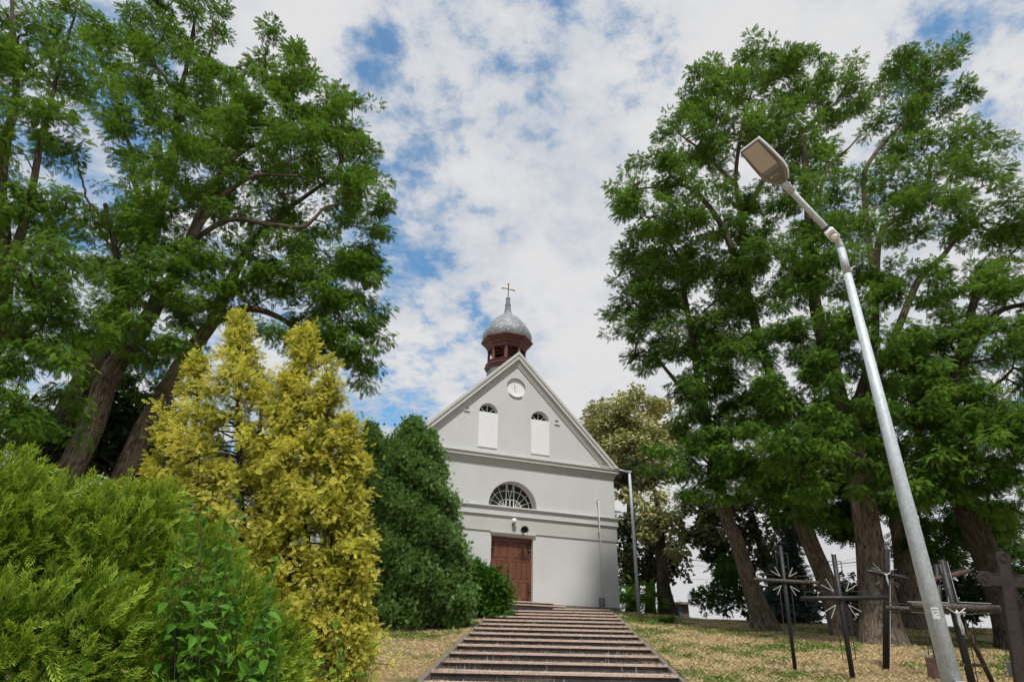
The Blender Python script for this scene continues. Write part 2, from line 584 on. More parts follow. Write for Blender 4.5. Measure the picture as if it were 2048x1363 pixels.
M['leaf'] = leaf_mat('locust_leaf', (.018, .066, .005), (.150, .275, .028), (.12, .23, .045), .34, None, .7, .08)
M['leaf_r'] = leaf_mat('locust_leaf_windblown', (.015, .060, .006), (.138, .262, .030), (.14, .25, .06), .34, None, .7, .08)
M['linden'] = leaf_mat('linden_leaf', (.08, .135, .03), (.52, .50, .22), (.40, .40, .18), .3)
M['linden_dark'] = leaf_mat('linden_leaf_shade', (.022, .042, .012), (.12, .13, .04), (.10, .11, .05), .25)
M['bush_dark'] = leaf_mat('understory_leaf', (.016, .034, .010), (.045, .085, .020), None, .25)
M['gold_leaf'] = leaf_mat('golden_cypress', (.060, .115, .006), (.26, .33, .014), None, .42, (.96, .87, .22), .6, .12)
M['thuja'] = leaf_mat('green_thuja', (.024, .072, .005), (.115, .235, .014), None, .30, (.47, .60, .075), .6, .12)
M['juniper'] = leaf_mat('juniper', (.030, .082, .012), (.105, .215, .045), None, .22, (.24, .40, .13), .6, .2)
M['yew'] = leaf_mat('yew', (.012, .042, .006), (.050, .120, .016), None, .15, (.075, .16, .022), .6, .2)
M['low_juniper'] = leaf_mat('spreading_juniper', (.014, .058, .005), (.045, .130, .012), None, .2, (.09, .22, .02), .6, .2)
M['spruce'] = leaf_mat('blue_spruce', (.022, .042, .034), (.05, .085, .07), None, .12, (.10, .15, .13), .5, .3)
M['broad'] = leaf_mat('shrub_leaf', (.040, .130, .010), (.130, .300, .026), (.13, .25, .05), .36, None, .55, .2)
M['shed_blue'] = simple('blue_board', (.10, .22, .32), .7, var=.15)
M['shed_wood'] = simple('brown_board', (.16, .12, .09), .8, var=.2, stretch=(6, 6, 1))
M['logo'] = simple('pale_print', (.50, .46, .42), .6, var=.03)


# ------------------------------------------------------------------ the lie of the land
def stair_x(Y):
    return 0.87 + 0.0666 * (Y - 12.55)


def ground(x, y):
    """height of the lawn (numpy friendly)"""
    x = np.asarray(x, float)
    y = np.asarray(y, float)
    zr = .1333 * y
    zs = .1503 * y - .22
    w = np.exp(-((x - stair_x(y)) / 3.6) ** 2)
    z = zr * (1 - w) + zs * w
    s = 1 / (1 + np.exp(-(x - 6.2) * 1.1))
    cap = 3.93 * (1 - s) + 3.50 * s - .012 * np.maximum(x - 8, 0)
    kk = 5.0
    z = -np.log(np.exp(-kk * z) + np.exp(-kk * cap)) / kk
    z = z + .03 * np.sin(1.7 * x + .6 * y) * np.cos(1.1 * y - .7 * x) + .012 * np.sin(5.1 * x + 1.3) * np.sin(4.3 * y)
    z = z - .035 * np.maximum(y - 46, 0) - .02 * np.maximum(np.abs(x) - 30, 0)
    return z


def G(x, y):
    return float(ground(x, y))


def make_ground():
    us = sorted(set([-400, -200, -100, -60, -40, -30] + list(np.arange(-24, -2.5, .75)) + [-2.45, -2.32, -2.26, -2.19, -2.0]
                    + [-1, 0, 1] + [2.0, 2.19, 2.26, 2.32, 2.45] + list(np.arange(2.75, 24, .4)) + [26, 30, 40, 60, 100, 200, 400]))
    ys = list(np.arange(-60, 6, 4.0)) + list(np.arange(6, 34, .33)) + [36, 40, 46, 55, 70, 100, 150, 250, 400, 700]
    V = []
    for y in ys:
        for u in us:
            x = stair_x(min(max(y, -5), 30)) + u
            z = G(x, y)
            if abs(u) < 2.2 and y < 27:
                z -= .45
            V.append((x, y, z))
    nx = len(us)
    fs = [(j * nx + i, j * nx + i + 1, (j + 1) * nx + i + 1, (j + 1) * nx + i) for j in range(len(ys) - 1) for i in range(nx - 1)]
    me = mesh_from_arrays('lawn', np.array(V), np.array(fs), smooth=True)
    tag(obj('ground', me, M['ground']), kind='structure')


make_ground()

# ------------------------------------------------------------------ the stairs
N_STEP = 17
RISE, TREAD, Y0, Z0 = .1640, 1.09, 12.55, -.14 + EYE


def make_stairs():
    t = thing('stone_stairs', 'broad flight of pinkish granite steps with dark stained risers climbing to the chapel',
              'stairs', (stair_x(12.55), 12.55, Z0))
    L = Vector(t.location)
    for i in range(-4, 13):
        y, z = Y0 + TREAD * i, Z0 + RISE * i
        y2 = y + TREAD if i < 12 else 28.9
        xa, xb = stair_x(y), stair_x(y2)
        mb = MB()
        wl = 2.15
        j = random.uniform(-.004, .004)
        poly = [(xa - wl, y - .035), (xa + wl, y - .035), (xb + wl, y2 + .03), (xb - wl, y2 + .03)]
        mb.prism(poly, 'z', z - .05 + j, z + j)
        mb.build('tread', M['granite'], t, L, .008)
        mb = MB()
        poly = [(xa - wl + .004, y), (xa + wl - .004, y), (xa + wl - .004, y + .06), (xa - wl + .004, y + .06)]
        mb.prism(poly, 'z', z - RISE - .02, z - .052 + j)
        mb.build('riser', M['riser'], t, L)
    for s in (-1, 1):
        for i in range(-4, 12):
            y, z = Y0 + TREAD * i, Z0 + RISE * i
            mb = MB()
            ya, yb = y - TREAD + .02, y + .01
            xi0, xi1 = stair_x(ya) + s * 2.156, stair_x(yb) + s * 2.156
            xo0, xo1 = xi0 + s * .07, xi1 + s * .07
            za, zb = z - RISE - .03, z - .03
            vs = [(xi0, ya, za - .4), (xo0, ya, za - .4), (xo1, yb, zb - .4), (xi1, yb, zb - .4),
                  (xi0, ya, za), (xo0, ya, za), (xo1, yb, zb), (xi1, yb, zb)]
            mb.add(vs, [(0, 3, 2, 1), (4, 5, 6, 7), (0, 1, 5, 4), (1, 2, 6, 5), (2, 3, 7, 6), (3, 0, 4, 7)])
            mb.build('kerb', M['kerb'], t, L, .006)


make_stairs()

# ------------------------------------------------------------------ the chapel
YAW = math.radians(20.7)
P0 = (0.192, 26.5, 2.078 + EYE)
SC_, HALF = .08, 4.70                    # centre line and half width of the front
SL, SR = SC_ - HALF, SC_ + HALF
DEEP = 13.0


def arc(cx, cz, r, a0, a1, n):
    return [(cx + r * math.cos(math.radians(a0 + (a1 - a0) * i / n)), cz + r * math.sin(math.radians(a0 + (a1 - a0) * i / n))) for i in range(n + 1)]


def make_chapel():
    ch = thing('chapel', 'small pale grey chapel with steep gable, brown double door and domed roof turret', 'chapel', P0, YAW)
    # --- front wall with real openings
    holes = {}
    holes['door'] = ([(-.9, -.05), (.9, -.05), (.9, 2.44), (-.9, 2.44)], .20)
    holes['fan'] = ([(-1.06, 3.63)] + [(1.06, 3.63)] + arc(0, 3.63, 1.06, 0, 180, 28)[1:-1], .42)
    for nm, c in (('wl', -1.215), ('wr', 1.215)):
        holes[nm] = ([(c - .43, 7.56), (c + .43, 7.56)] + arc(c, 7.56, .43, 0, 180, 18)[1:-1], .30)
    holes['rond'] = (arc(.05, 8.93, .46, 0, 360, 40)[:-1], .10)
    for nm, c in (('vl', -2.2), ('vr', 2.04)):
        holes[nm] = (arc(c, 7.60, .10, 0, 360, 16)[:-1], .04)
    outer = [(SL, -.7), (SR, -.7), (SR, 5.6), (SC_, 5.6 + HALF), (SL, 5.6)]
    loops = [[Vector((x, z, 0)) for x, z in outer]] + [[Vector((x, z, 0)) for x, z in h[0]][::-1] for h in holes.values()]
    tris = geometry.tessellate_polygon(loops)
    flat = [p for l in loops for p in l]
    mb = MB()
    mb.add([(p.x, 0, p.y) for p in flat], [tuple(t) for t in tris])
    for nm, (pts, dp) in holes.items():
        m = len(pts)
        vs = [(x, 0, z) for x, z in pts] + [(x, dp, z) for x, z in pts]
        mb.add(vs, [(i, (i + 1) % m, m + (i + 1) % m, m + i) for i in range(m)])
        if nm in ('vl', 'vr'):
            mb.add([(x, dp, z) for x, z in pts], [tuple(range(m))])
    # sides and back
    mb.add([(SL, 0, -.7), (SL, DEEP, -.7), (SL, DEEP, 5.6), (SL, 0, 5.6)], [(0, 1, 2, 3)])
    mb.add([(SR, 0, -.7), (SR, DEEP, -.7), (SR, DEEP, 5.6), (SR, 0, 5.6)], [(0, 1, 2, 3)])
    mb.add([(SL, DEEP, -.7), (SR, DEEP, -.7), (SR, DEEP, 5.6), (SC_, DEEP, 5.6 + HALF), (SL, DEEP, 5.6)], [(0, 1, 2, 3, 4)])
    mb.build('wall', M['plaster'], ch)
    mb = MB()
    mb.add([(x, .099, z) for x, z in holes['rond'][0]], [tuple(range(40))])
    roundel = mb.build('roundel', M['white'], ch)
    # lip under the roundel and three small hooks in it
    mb = MB()
    a = arc(.05, 8.93, .47, 222, 308, 14)
    b = arc(.05, 8.93, .435, 308, 222, 14)
    mb.prism(a + b, 'y', -.06, .09)
    mb.build('sill', M['white'], roundel)
    for pts in ([(-.02, .10, 9.10), (-.02, .05, 9.11), (.01, .03, 9.08), (.03, .04, 9.05)], [(.0, .10, 8.92), (.0, .05, 8.91), (.03, .03, 8.89), (.05, .05, 8.91)]):
        mb = MB()
        mb.tube(pts, .011, 6)
        mb.build('hook', M['white'], roundel)
    mb = MB()
    mb.ball((.02, .09, 8.99), .022, 8, 6)
    mb.build('bolt', M['iron'], roundel)

    # --- mouldings: rings that run round the front and both sides
    def moulding(prof, name, mat):
        m_ = MB()
        vs, fs = [], []
        for (p, h) in prof:
            vs += [(SL - p, DEEP, h), (SL - p, -p, h), (SR + p, -p, h), (SR + p, DEEP, h)]
        for i in range(len(prof) - 1):
            for k in range(3):
                fs.append((i * 4 + k, i * 4 + k + 1, i * 4 + k + 5, i * 4 + k + 4))
        m_.add(vs, fs)
        return m_.build(name, mat, ch)

    moulding([(0, 5.28), (.035, 5.30), (.035, 5.36), (.055, 5.37), (.065, 5.40), (.075, 5.44), (.075, 5.455), (.12, 5.46), (.13, 5.49), (.12, 5.50), (.12, 5.53),
              (.185, 5.535), (.185, 5.655), (.225, 5.66), (.235, 5.70), (.235, 5.715), (0, 5.80)], 'cornice', M['trim'])
    moulding([(.028, 3.175), (.06, 3.18), (.06, 3.205), (.045, 3.208), (.045, 3.225), (.095, 3.23), (.095, 3.268), (.078, 3.275), (.078, 3.50), (.115, 3.505), (.115, 3.535),
              (.155, 3.545), (.155, 3.585), (0, 3.628)], 'string_course', M['plaster'])
    moulding([(0, 2.60), (.04, 2.603), (.04, 2.63), (.03, 2.632), (.03, 3.186)], 'frieze_band', M['plaster_band'])
    moulding([(.02, -.7), (.02, -.03), (0, -.01)], 'plinth', M['kerb'])

    # --- raking cornice up both sides of the gable
    m_ = MB()
    prof = [(0, .46), (.05, .455), (.05, .40), (.075, .395), (.09, .36), (.085, .345), (.085, .31), (.13, .30), (.14, .27), (.12, .262), (.12, .25), (.19, .245),
            (.19, .11), (.23, .10), (.235, .06), (.235, .0), (.0, -.02)]
    apex = 5.715 + HALF + .215
    vs, fs = [], []
    for (p, d) in prof:
        top = apex - d * math.sqrt(2)
        zend = 5.72
        run = top - zend
        vs += [(SC_ - run, -p, zend), (SC_, -p, top), (SC_ + run, -p, zend)]
    for i in range(len(prof) - 1):
        for k in range(2):
            fs.append((i * 3 + k, i * 3 + k + 1, i * 3 + k + 4, i * 3 + k + 3))
    m_.add(vs, fs)
    m_.build('raking_cornice', M['trim'], ch)

    # --- roof
    m_ = MB()
    for s in (-1, 1):
        e = HALF + .30
        a0, a1 = (SC_, apex + .005), (SC_ + s * e, apex + .005 - e)
        th = .09
        poly = [a0, a1, (a1[0], a1[1] - th), (a0[0], a0[1] - th)]
        m_.prism(poly, 'y', -.19, DEEP + .2)
    m_.build('roof', M['rooftile'], ch)
    # thin sheet metal capping on the gable edge
    m_ = MB()
    for s in (-1, 1):
        e = HALF + .24
        m_.bar((SC_, -.20, apex + .014), (SC_ + s * e, -.20, apex + .014 - e), .05, .02, (s * .7, 0, .7))
    m_.build('verge_flashing', M['trim'], ch)

    # --- blind windows with fan lights
    for c in (-1.215, 1.215):
        m_ = MB()
        m_.box(c - .435, c + .435, -.035, .26, 5.99, 7.555)
        pn = m_.build('blind_panel', M['white'], ch, bevel=.006)
        m_ = MB()
        poly = [(c - .43, 7.56), (c + .43, 7.56)] + arc(c, 7.56, .43, 0, 180, 18)[1:-1]
        m_.add([(x, .27, z) for x, z in poly], [tuple(range(len(poly)))])
        g = m_.build('fanlight_pane', M['glass_dark'], ch)
        m_ = MB()
        for an in (42, 90, 138):
            a_ = math.radians(an)
            m_.bar((c + .06 * math.cos(a_), .235, 7.575 + .03 * math.sin(a_)), (c + .42 * math.cos(a_), .235, 7.56 + .42 * math.sin(a_)), .034, .03, (0, 1, 0))
        m_.box(c - .42, c + .42, .22, .26, 7.557, 7.585)
        rim = arc(c, 7.56, .43, 0, 180, 18) + arc(c, 7.56, .405, 180, 0, 18)
        m_.prism(rim, 'y', .225, .262)
        m_.build('glazing_bar', M['white_paint'], g)
        # thin drip edge below the panel
    for c in (-2.2, 2.04):
        m_ = MB()
        m_.box(c - .13, c + .13, -.05, .03, 7.478, 7.505)
        v = m_.build('vent_ledge', M['white'], ch)
        m_ = MB()
        m_.ball((c, .03, 7.60), .018, 8, 6)
        m_.build('vent_hole', M['iron'], v)

    # --- fan window above the door
    T, S0 = .40, 3.64
    fr = MB()
    rim = arc(0, S0, 1.06, 0, 180, 30) + arc(0, S0, 1.02, 180, 0, 30)
    fr.prism(rim, 'y', T - .03, T + .02)
    fr.box(-1.05, 1.05, T - .03, T + .02, S0 - .01, S0 + .025)
    win = fr.build('fan_window', M['white_paint'], ch)
    gm = MB()
    poly = [(-.98, S0 + .0)] + [(.98, S0)] + arc(0, S0, 1.02, 4, 176, 26)
    gm.add([(x, T + .012, z) for x, z in poly], [tuple(range(len(poly)))])
    gm.build('brown_glass', M['glass_brown'], win)
    gg = MB()
    for s in (-1, 1):
        ring = arc(0, 0, .70, 0, 90, 12) + arc(0, 0, .34, 90, 0, 12)
        gg.add([(s * (.17 + x), T + .006, S0 + .02 + z) for x, z in ring], [tuple(range(len(ring)))])
    gg.add([(-.17, T + .006, S0 + .02), (.17, T + .006, S0 + .02), (.17, T + .006, S0 + .72), (-.17, T + .006, S0 + .72)], [(0, 1, 2, 3)])
    gg.build('green_glass', M['glass_green'], win)
    bb = MB()
    yb = T - .012
    up = (0, 1, 0)
    for s in (-1, 1):
        bb.bar((s * .17, yb, S0), (s * .17, yb, S0 + 1.0), .038, .03, up)
        for r, w in ((.34, .024), (.70, .026)):
            ar = arc(0, 0, r, 0, 90, 12)
            for (p, q) in zip(ar, ar[1:]):
                bb.bar((s * (.17 + p[0]), yb + .004, S0 + .02 + p[1]), (s * (.17 + q[0]), yb + .004, S0 + .02 + q[1]), w, .02, up)
        for an in (24, 46, 68):
            a_ = math.radians(an)
            rr = 1.02 if an > 50 else .95
            # to the outer rim from the corner of the middle pane
            ex, ez = .17 + .03, .02
            L_ = 0
            while math.hypot(ex + L_ * math.cos(a_), ez + L_ * math.sin(a_)) < 1.025:
                L_ += .01
            bb.bar((s * ex, yb + .008, S0 + ez), (s * (ex + L_ * math.cos(a_)), yb + .008, S0 + ez + L_ * math.sin(a_)), .022, .018, up)
        bb.bar((0, yb + .008, S0 + .36), (s * .14, yb + .008, S0 + 1.0), .022, .018, up)
    bb.bar((0, yb, S0), (0, yb, S0 + .36), .034, .03, up)
    bb.bar((-.17, yb + .002, S0 + .36), (.17, yb + .002, S0 + .36), .03, .024, up)
    bb.bar((-.17, yb + .002, S0 + .72), (.17, yb + .002, S0 + .72), .026, .02, up)
    bb.build('glazing_bar', M['white_paint'], win)

    # --- door
    m_ = MB()
    m_.box(-.96, 1.0, -.09, .02, 2.545, 2.60)
    m_.box(-.93, .97, -.06, .02, 2.49, 2.545)
    m_.build('door_hood', M['trim'], ch)
    fr = MB()
    fr.box(-.9, -.83, .15, .235, -.04, 2.44)
    fr.box(.83, .9, .15, .235, -.04, 2.44)
    fr.box(-.83, .83, .15, .235, 2.375, 2.44)
    fr.build('door_frame', M['door'], ch, bevel=.005)
    for s in (-1, 1):
        lf = MB()
        x0, x1 = (-.828, -.004) if s < 0 else (.004, .828)
        lf.box(x0, x1, .205, .23, -.02, 2.372)
        st = .10
        rows = [(.10, .74, 2), (.85, 1.52, 3), (1.62, 2.26, 2)]
        edges = [-.02, .10, .74, .85, 1.52, 1.62, 2.26, 2.372]
        lf.box(x0, x0 + st, .18, .204, -.02, 2.372)
        lf.box(x1 - st, x1, .18, .204, -.02, 2.372)
        for i in range(0, 8, 2):
            lf.box(x0 + st, x1 - st, .18, .204, edges[i], edges[i + 1])
        for (z0, z1, n) in rows:
            wd_ = (x1 - x0 - 2 * st - (n - 1) * .075) / n
            for k in range(n):
                a = x0 + st + k * (wd_ + .075)
                if k:
                    lf.box(a - .075, a, .18, .204, z0, z1)
                lf.bevbox(a + .012, a + wd_ - .012, .184, .204, z0 + .012, z1 - .012, .035)
        if s < 0:
            lf.box(-.03, .03, .168, .18, -.02, 2.372)
        d_ = lf.build('door_leaf', M['door'], ch, bevel=.003)
        for (hz, on) in ((1.95, True), (.42, True)):
            h = MB()
            xo = x0 - .02 if s < 0 else x1 + .02
            for dx, ln in ((0, .26), (-s * .085, .34)):
                xx = xo + dx
                h.bar((xx, .165, hz - ln), (xx, .165, hz + ln), .022, .02, up)
                for q in (-.8, -.4, 0, .4, .8):
                    h.ball((xx, .16, hz + q * ln), .028 if q else .034, 8, 6)
            h.box(min(xo, xo - s * .12), max(xo, xo - s * .12), .15, .172, hz - .03, hz + .03)
            h.build('hinge', M['iron'], d_)
        if s < 0:
            h = MB()
            h.box(-.105, -.055, .158, .178, .92, 1.18)
            h.tube([(-.08, .17, 1.06), (-.08, .12, 1.06), (-.20, .115, 1.055)], .012, 8)
            h.build('handle', M['iron'], d_)

    # --- landing in front of the door
    m_ = MB()
    m_.box(-1.40, 1.38, -.98, .16, -.075, -.03)
    m_.box(-1.75, 1.64, -1.42, .0, -.205, -.16)
    m_.build('landing_slab', M['granite'], ch, bevel=.006)
    m_ = MB()
    m_.box(-1.37, 1.35, -.95, .0, -.161, -.076)
    m_.box(-1.72, 1.61, -1.39, .0, -.5, -.206)
    m_.build('landing_riser', M['riser'], ch)

    # --- turret
    A = (SC_ + .02, 1.5)
    ph = math.radians(22.5)
    ln = MB()
    ln.lathe([(.96, 9.0), (.94, 10.33)], 8, (A[0], A[1], 0), ph, False)
    turret = ln.build('turret', M['zinc'], ch)
    m_ = MB()
    m_.lathe([(.95, 10.30), (1.01, 10.34), (1.01, 10.40), (1.07, 10.46), (1.07, 10.52), (.98, 10.53), (.97, 10.62), (1.03, 10.63), (1.03, 10.66), (.80, 10.70)],
             8, (A[0], A[1], 0), ph, False)
    m_.build('turret_sill', M['redwood'], turret)
    for k in range(8):
        a = ph + k * math.pi / 4
        c = Vector((A[0] + .89 * math.cos(a), A[1] + .89 * math.sin(a), 0))
        m_ = MB()
        # five sided timber post, its outer corner following the octagon
        r_, t_ = Vector((math.cos(a), math.sin(a), 0)), Vector((-math.sin(a), math.cos(a), 0))
        pts = [c + r_ * .035, c + t_ * .075 - r_ * .0, c + t_ * .06 - r_ * .09, c - t_ * .06 - r_ * .09, c - t_ * .075]
        vs = [(p.x, p.y, z) for z in (10.66, 11.44) for p in pts]
        m_.add(vs, [(0, 1, 2, 3, 4), (9, 8, 7, 6, 5)] + [(i, (i + 1) % 5, 5 + (i + 1) % 5, 5 + i) for i in range(5)])
        m_.build('turret_post', M['redwood'], turret)
    m_ = MB()
    m_.lathe([(.80, 11.36), (.95, 11.36), (.95, 11.50), (1.00, 11.51), (1.03, 11.56), (1.03, 11.60), (1.10, 11.66), (1.16, 11.70), (1.16, 11.73), (1.27, 11.80),
              (1.28, 11.86), (.8, 11.90)], 8, (A[0], A[1], 0), ph, False, caps=False)
    # inner ceiling beams, a star of eight
    for k in range(4):
        a = k * math.pi / 4
        m_.bar((A[0] - .85 * math.cos(a), A[1] - .85 * math.sin(a), 11.42 + .004 * k), (A[0] + .85 * math.cos(a), A[1] + .85 * math.sin(a), 11.42 + .004 * k), .09, .10)
    m_.lathe([(.86, 11.50), (.86, 11.54)], 8, (A[0], A[1], 0), ph, False)
    m_.build('turret_cornice', M['redwood'], turret)
    # dome with UV for its shingles
    prof = [(1.17, 11.86), (1.205, 11.98), (1.22, 12.12), (1.205, 12.26), (1.15, 12.42), (1.06, 12.60), (.95, 12.78), (.81, 12.95), (.65, 13.11), (.49, 13.24), (.35, 13.34),
            (.26, 13.42), (.21, 13.50), (.18, 13.58)]
    vs, fs, uv = [], [], []
    ss = [0]
    for (a, b) in zip(prof, prof[1:]):
        ss.append(ss[-1] + math.hypot(a[0] - b[0], a[1] - b[1]))
    for (r, z) in prof:
        for k in range(8):
            an = ph + k * math.pi / 4
            vs.append((A[0] + r * math.cos(an), A[1] + r * math.sin(an), z))
    for i in range(len(prof) - 1):
        for k in range(8):
            k2 = (k + 1) % 8
            fs.append((i * 8 + k, i * 8 + k2, (i + 1) * 8 + k2, (i + 1) * 8 + k))
            # shingles keep their width: shrink u towards the middle of each gore
            for (q, row) in ((0, i), (1, i), (1, i + 1), (0, i + 1)):
                w = prof[row][0] / 1.22
                uv.append(((k + .5 + (q - .5) * w) / 8.0, ss[row] / 1.15))
    me = mesh_from_arrays('dome', np.array(vs), np.array(fs), uv=np.array(uv))
    obj('dome', me, M['zinc_tile'], turret)
    m_ = MB()
    m_.lathe([(.195, 13.56), (.155, 13.70), (.165, 13.71), (.165, 13.74), (.15, 13.75), (.135, 13.96), (.155, 13.97), (.155, 14.0), (.135, 14.01), (.095, 14.34), (.12, 14.36), (.12, 14.39), (.02, 14.46)],
             8, (A[0], A[1], 0), ph, False)
    m_.build('spire', M['zinc'], turret)
    m_ = MB()
    m_.bar((A[0], A[1], 14.40), (A[0], A[1], 15.26), .035, .035, (0, 1, 0))
    m_.bar((A[0] - .30, A[1], 14.95), (A[0] + .30, A[1], 14.95), .03, .03, (0, 1, 0))
    m_.build('roof_cross', M['iron'], turret)
    for q in ((A[0] - .31, A[1], 14.95), (A[0] + .31, A[1], 14.95), (A[0], A[1], 15.27)):
        m_ = MB()
        m_.ball(q, .058, 12, 8)
        m_.build('gilt_ball', M['gold'], turret)
    return ch


CH = make_chapel()
CHM = Matrix.Translation(P0) @ Matrix.Rotation(YAW, 4, 'Z')


def on_front(s, t, h):
    return CHM @ Vector((s, t, h))


def make_front_fittings():
    # white globe lamp
    p = on_front(0.0, -.03, 2.93)
    t = thing('globe_lamp', 'white glass globe wall lamp above the chapel door', 'wall lamp', p, YAW)
    mb = MB()
    mb.lathe([(.05, 0), (.05, .02)], 12, (0, 0, 0))
    for i, v in enumerate(mb.v):
        mb.v[i] = (v[0], -v[2], v[1])
    mb.tube([(0, -.01, 0), (0, -.10, -.02), (0, -.13, .02)], .018, 8)
    mb.build('bracket', M['horn'], t)
    mb = MB()
    mb.ball((0, -.14, .115), .10, 20, 14)
    mb.build('globe', M['opal'], t)
    mb = MB()
    mb.lathe([(.055, .0), (.06, .03), (.04, .04)], 14, (0, -.14, 0))
    mb.build('collar', M['horn'], t)
    # horn loudspeaker
    p = on_front(.38, -.03, 2.72)
    t = thing('horn_loudspeaker', 'round grey horn loudspeaker fixed over the chapel door', 'loudspeaker', p, YAW)
    ax = Vector((-.10, -.97, -.22)).normalized()
    q = ax.to_track_quat('Z', 'Y').to_matrix().to_4x4()
    base = Vector((.02, -.16, .0))
    def put(mb):
        mb.v = [tuple(q @ Vector(v) + base) for v in mb.v]
        return mb
    mb = MB()
    mb.lathe([(.05, -.12), (.05, .0), (.07, .06), (.11, .13), (.165, .19), (.17, .20), (.16, .195), (.10, .12), (.05, .05), (.04, .0)], 24, caps=False)
    put(mb).build('horn', M['horn'], t)
    mb = MB()
    mb.lathe([(.155, .188), (.095, .115), (.045, .05), (.01, .04)], 24, caps=False)
    put(mb).build('throat', M['horn_in'], t)
    mb = MB()
    mb.tube([(0, .02, .0), (-.02, -.10, .0), (.0, -.16, -.01)], .02, 8)
    mb.tube([(.03, .0, -.02), (.05, .0, -.16), (.045, -.01, -.24)], .007, 6)
    mb.box(-.05, .05, -.005, .03, -.05, .05)
    mb.build('bracket', M['iron'], t)
    # conduit with earth strap on the wall
    p = on_front(3.90, -.03, .0)
    t = thing('wall_conduit', 'thin grey vertical conduit clipped to the chapel front near its right corner', 'conduit', p, YAW)
    mb = MB()
    mb.tube([(0, -.135, -.1), (0, -.135, 4.30)], .018, 8)
    mb.build('pipe', M['conduit'], t)
    for h in (.35, 1.25, 2.9, 3.4, 4.28):
        mb = MB()
        mb.box(-.03, .03, -.16, .0, h - .012, h + .012)
        mb.build('clip', M['conduit'], t)
    mb = MB()
    mb.box(-.10, -.06, -.15, -.02, -.25, .34)
    mb.box(.06, .10, -.15, -.02, -.25, .34)
    mb.build('guard', M['zinc'], t)
    # cable stub lying on the cornice
    p = on_front(4.05, -.05, 5.80)
    t = thing('cable_pipe', 'grey cable pipe lying on the front cornice near the right eave', 'pipe', p, YAW)
    mb = MB()
    mb.tube([(-.42, -.14, .05), (-.1, -.15, .02), (.15, -.17, -.03), (.6, -.20, -.03), (.92, -.22, -.05)], [.03, .03, .022, .02, .02], 8)
    mb.build('pipe', M['conduit'], t)
    mb = MB()
    mb.tube([(-.02, -.14, .06), (.12, -.12, .11), (.25, -.17, .02)], .012, 6)
    mb.build('wire', M['iron'], t)
    # red brick-coloured box at the far side
    # galvanised mast with arm
    y_ = 28.3
    b = P(1277, 1216, y_)
    b[2] = G(b[0], y_) - .15
    t = thing('galvanised_mast', 'slim galvanised cable mast standing on the grass beside the right corner of the chapel', 'mast', b)
    top = P(1258.5, 943, y_)
    mb = MB()
    h = top[2] - b[2]
    mb.tube([(0, 0, 0), (0, 0, h * .5), (top[0] - b[0], 0, h)], [.075, .068, .06], 14)
    mb.build('post', M['galv'], t)
    e = on_front(4.86, -.22, 5.72)
    mb = MB()
    mb.tube([(top[0] - b[0], 0, h - .03), (e.x - b[0], e.y - b[1], e.z - b[2])], .045, 10)
    mb.box(top[0] - b[0] - .10, top[0] - b[0] + .09, -.08, .08, h - .03, h + .03)
    mb.build('arm', M['galv'], t)


make_front_fittings()


# ------------------------------------------------------------------ foliage machinery
def q_leaf(x0, y0, ang, ln, wd, z0=0.0, dz=0.0):
    """diamond leaflet"""
    c, s = math.cos(ang), math.sin(ang)
    def tr(u, v, z):
        return (x0 + u * s + v * c, y0 + u * c - v * s, z0 + z)
    return [tr(0, 0, 0), tr(ln * .48, wd * .5, dz * .4), tr(ln, 0, dz), tr(ln * .48, -wd * .5, dz * .4)]


def tpl_locust(pairs=5):
    V, tip = [], []
    for i in range(pairs):
        y = .14 + .74 * i / pairs
        z = -.30 * y * y
        for s in (-1, 1):
            V += q_leaf(0, y, s * math.radians(62 - 18 * i / pairs), 1.20 / pairs, .78 / pairs, z, -.04)
            tip += [0, .5, 1, .5]
    V += q_leaf(0, .82, 0, .28, .18, -.22, -.06)
    tip += [0, .5, 1, .5]
    return np.array(V), np.arange(len(V)).reshape(-1, 4), np.array(tip)


def tpl_linden():
    V, tip = [], []
    for (x, y, a, l) in ((0, 0, -.8, .5), (0, .05, .75, .5), (0, .2, .1, .55), (.05, .12, 1.6, .42), (-.05, .12, -1.6, .42), (0, .3, .5, .4)):
        V += q_leaf(x, y, a, l, l * .8, -.05 * l, -.25 * l)
        tip += [0, .5, 1, .5]
    return np.array(V), np.arange(len(V)).reshape(-1, 4), np.array(tip)


def tpl_frond(pairs=5, spread=42, ln=.42, w=.075, droop=.25):
    """flat scale-leaf spray: an axis with side fingers"""
    V, tip = [], []
    V += [(-.012, 0, 0), (.012, 0, 0), (.008, .7, -droop * .49), (-.008, .7, -droop * .49)]
    tip += [0, 0, .5, .5]
    for i in range(pairs):
        y = .10 + .68 * i / pairs
        l = ln * (1 - .45 * i / pairs) * (.72 + .5 * ((i * 37) % 5) / 5)
        for s in (-1, 1):
            yy = y + (.03 if s > 0 else 0)
            V += q_leaf(0, yy, s * math.radians(spread - 2 * i), l, w, -droop * yy * yy, -droop * .4 * l)
            tip += [.05, .45, 1, .45]
            # a side twiglet on each finger
            c_, s_ = math.cos(math.radians(spread)), math.sin(math.radians(spread))
            V += q_leaf(s * l * .45 * s_, yy + l * .45 * c_, s * math.radians(spread - 34), l * .5, w * .9, -droop * yy * yy - .03, -.05)
            tip += [.3, .6, 1, .6]
    V += q_leaf(0, .66, 0, .34, w * 1.1, -droop * .44, -droop * .2)
    tip += [.3, .7, 1, .7]
    return np.array(V), np.arange(len(V)).reshape(-1, 4), np.array(tip)


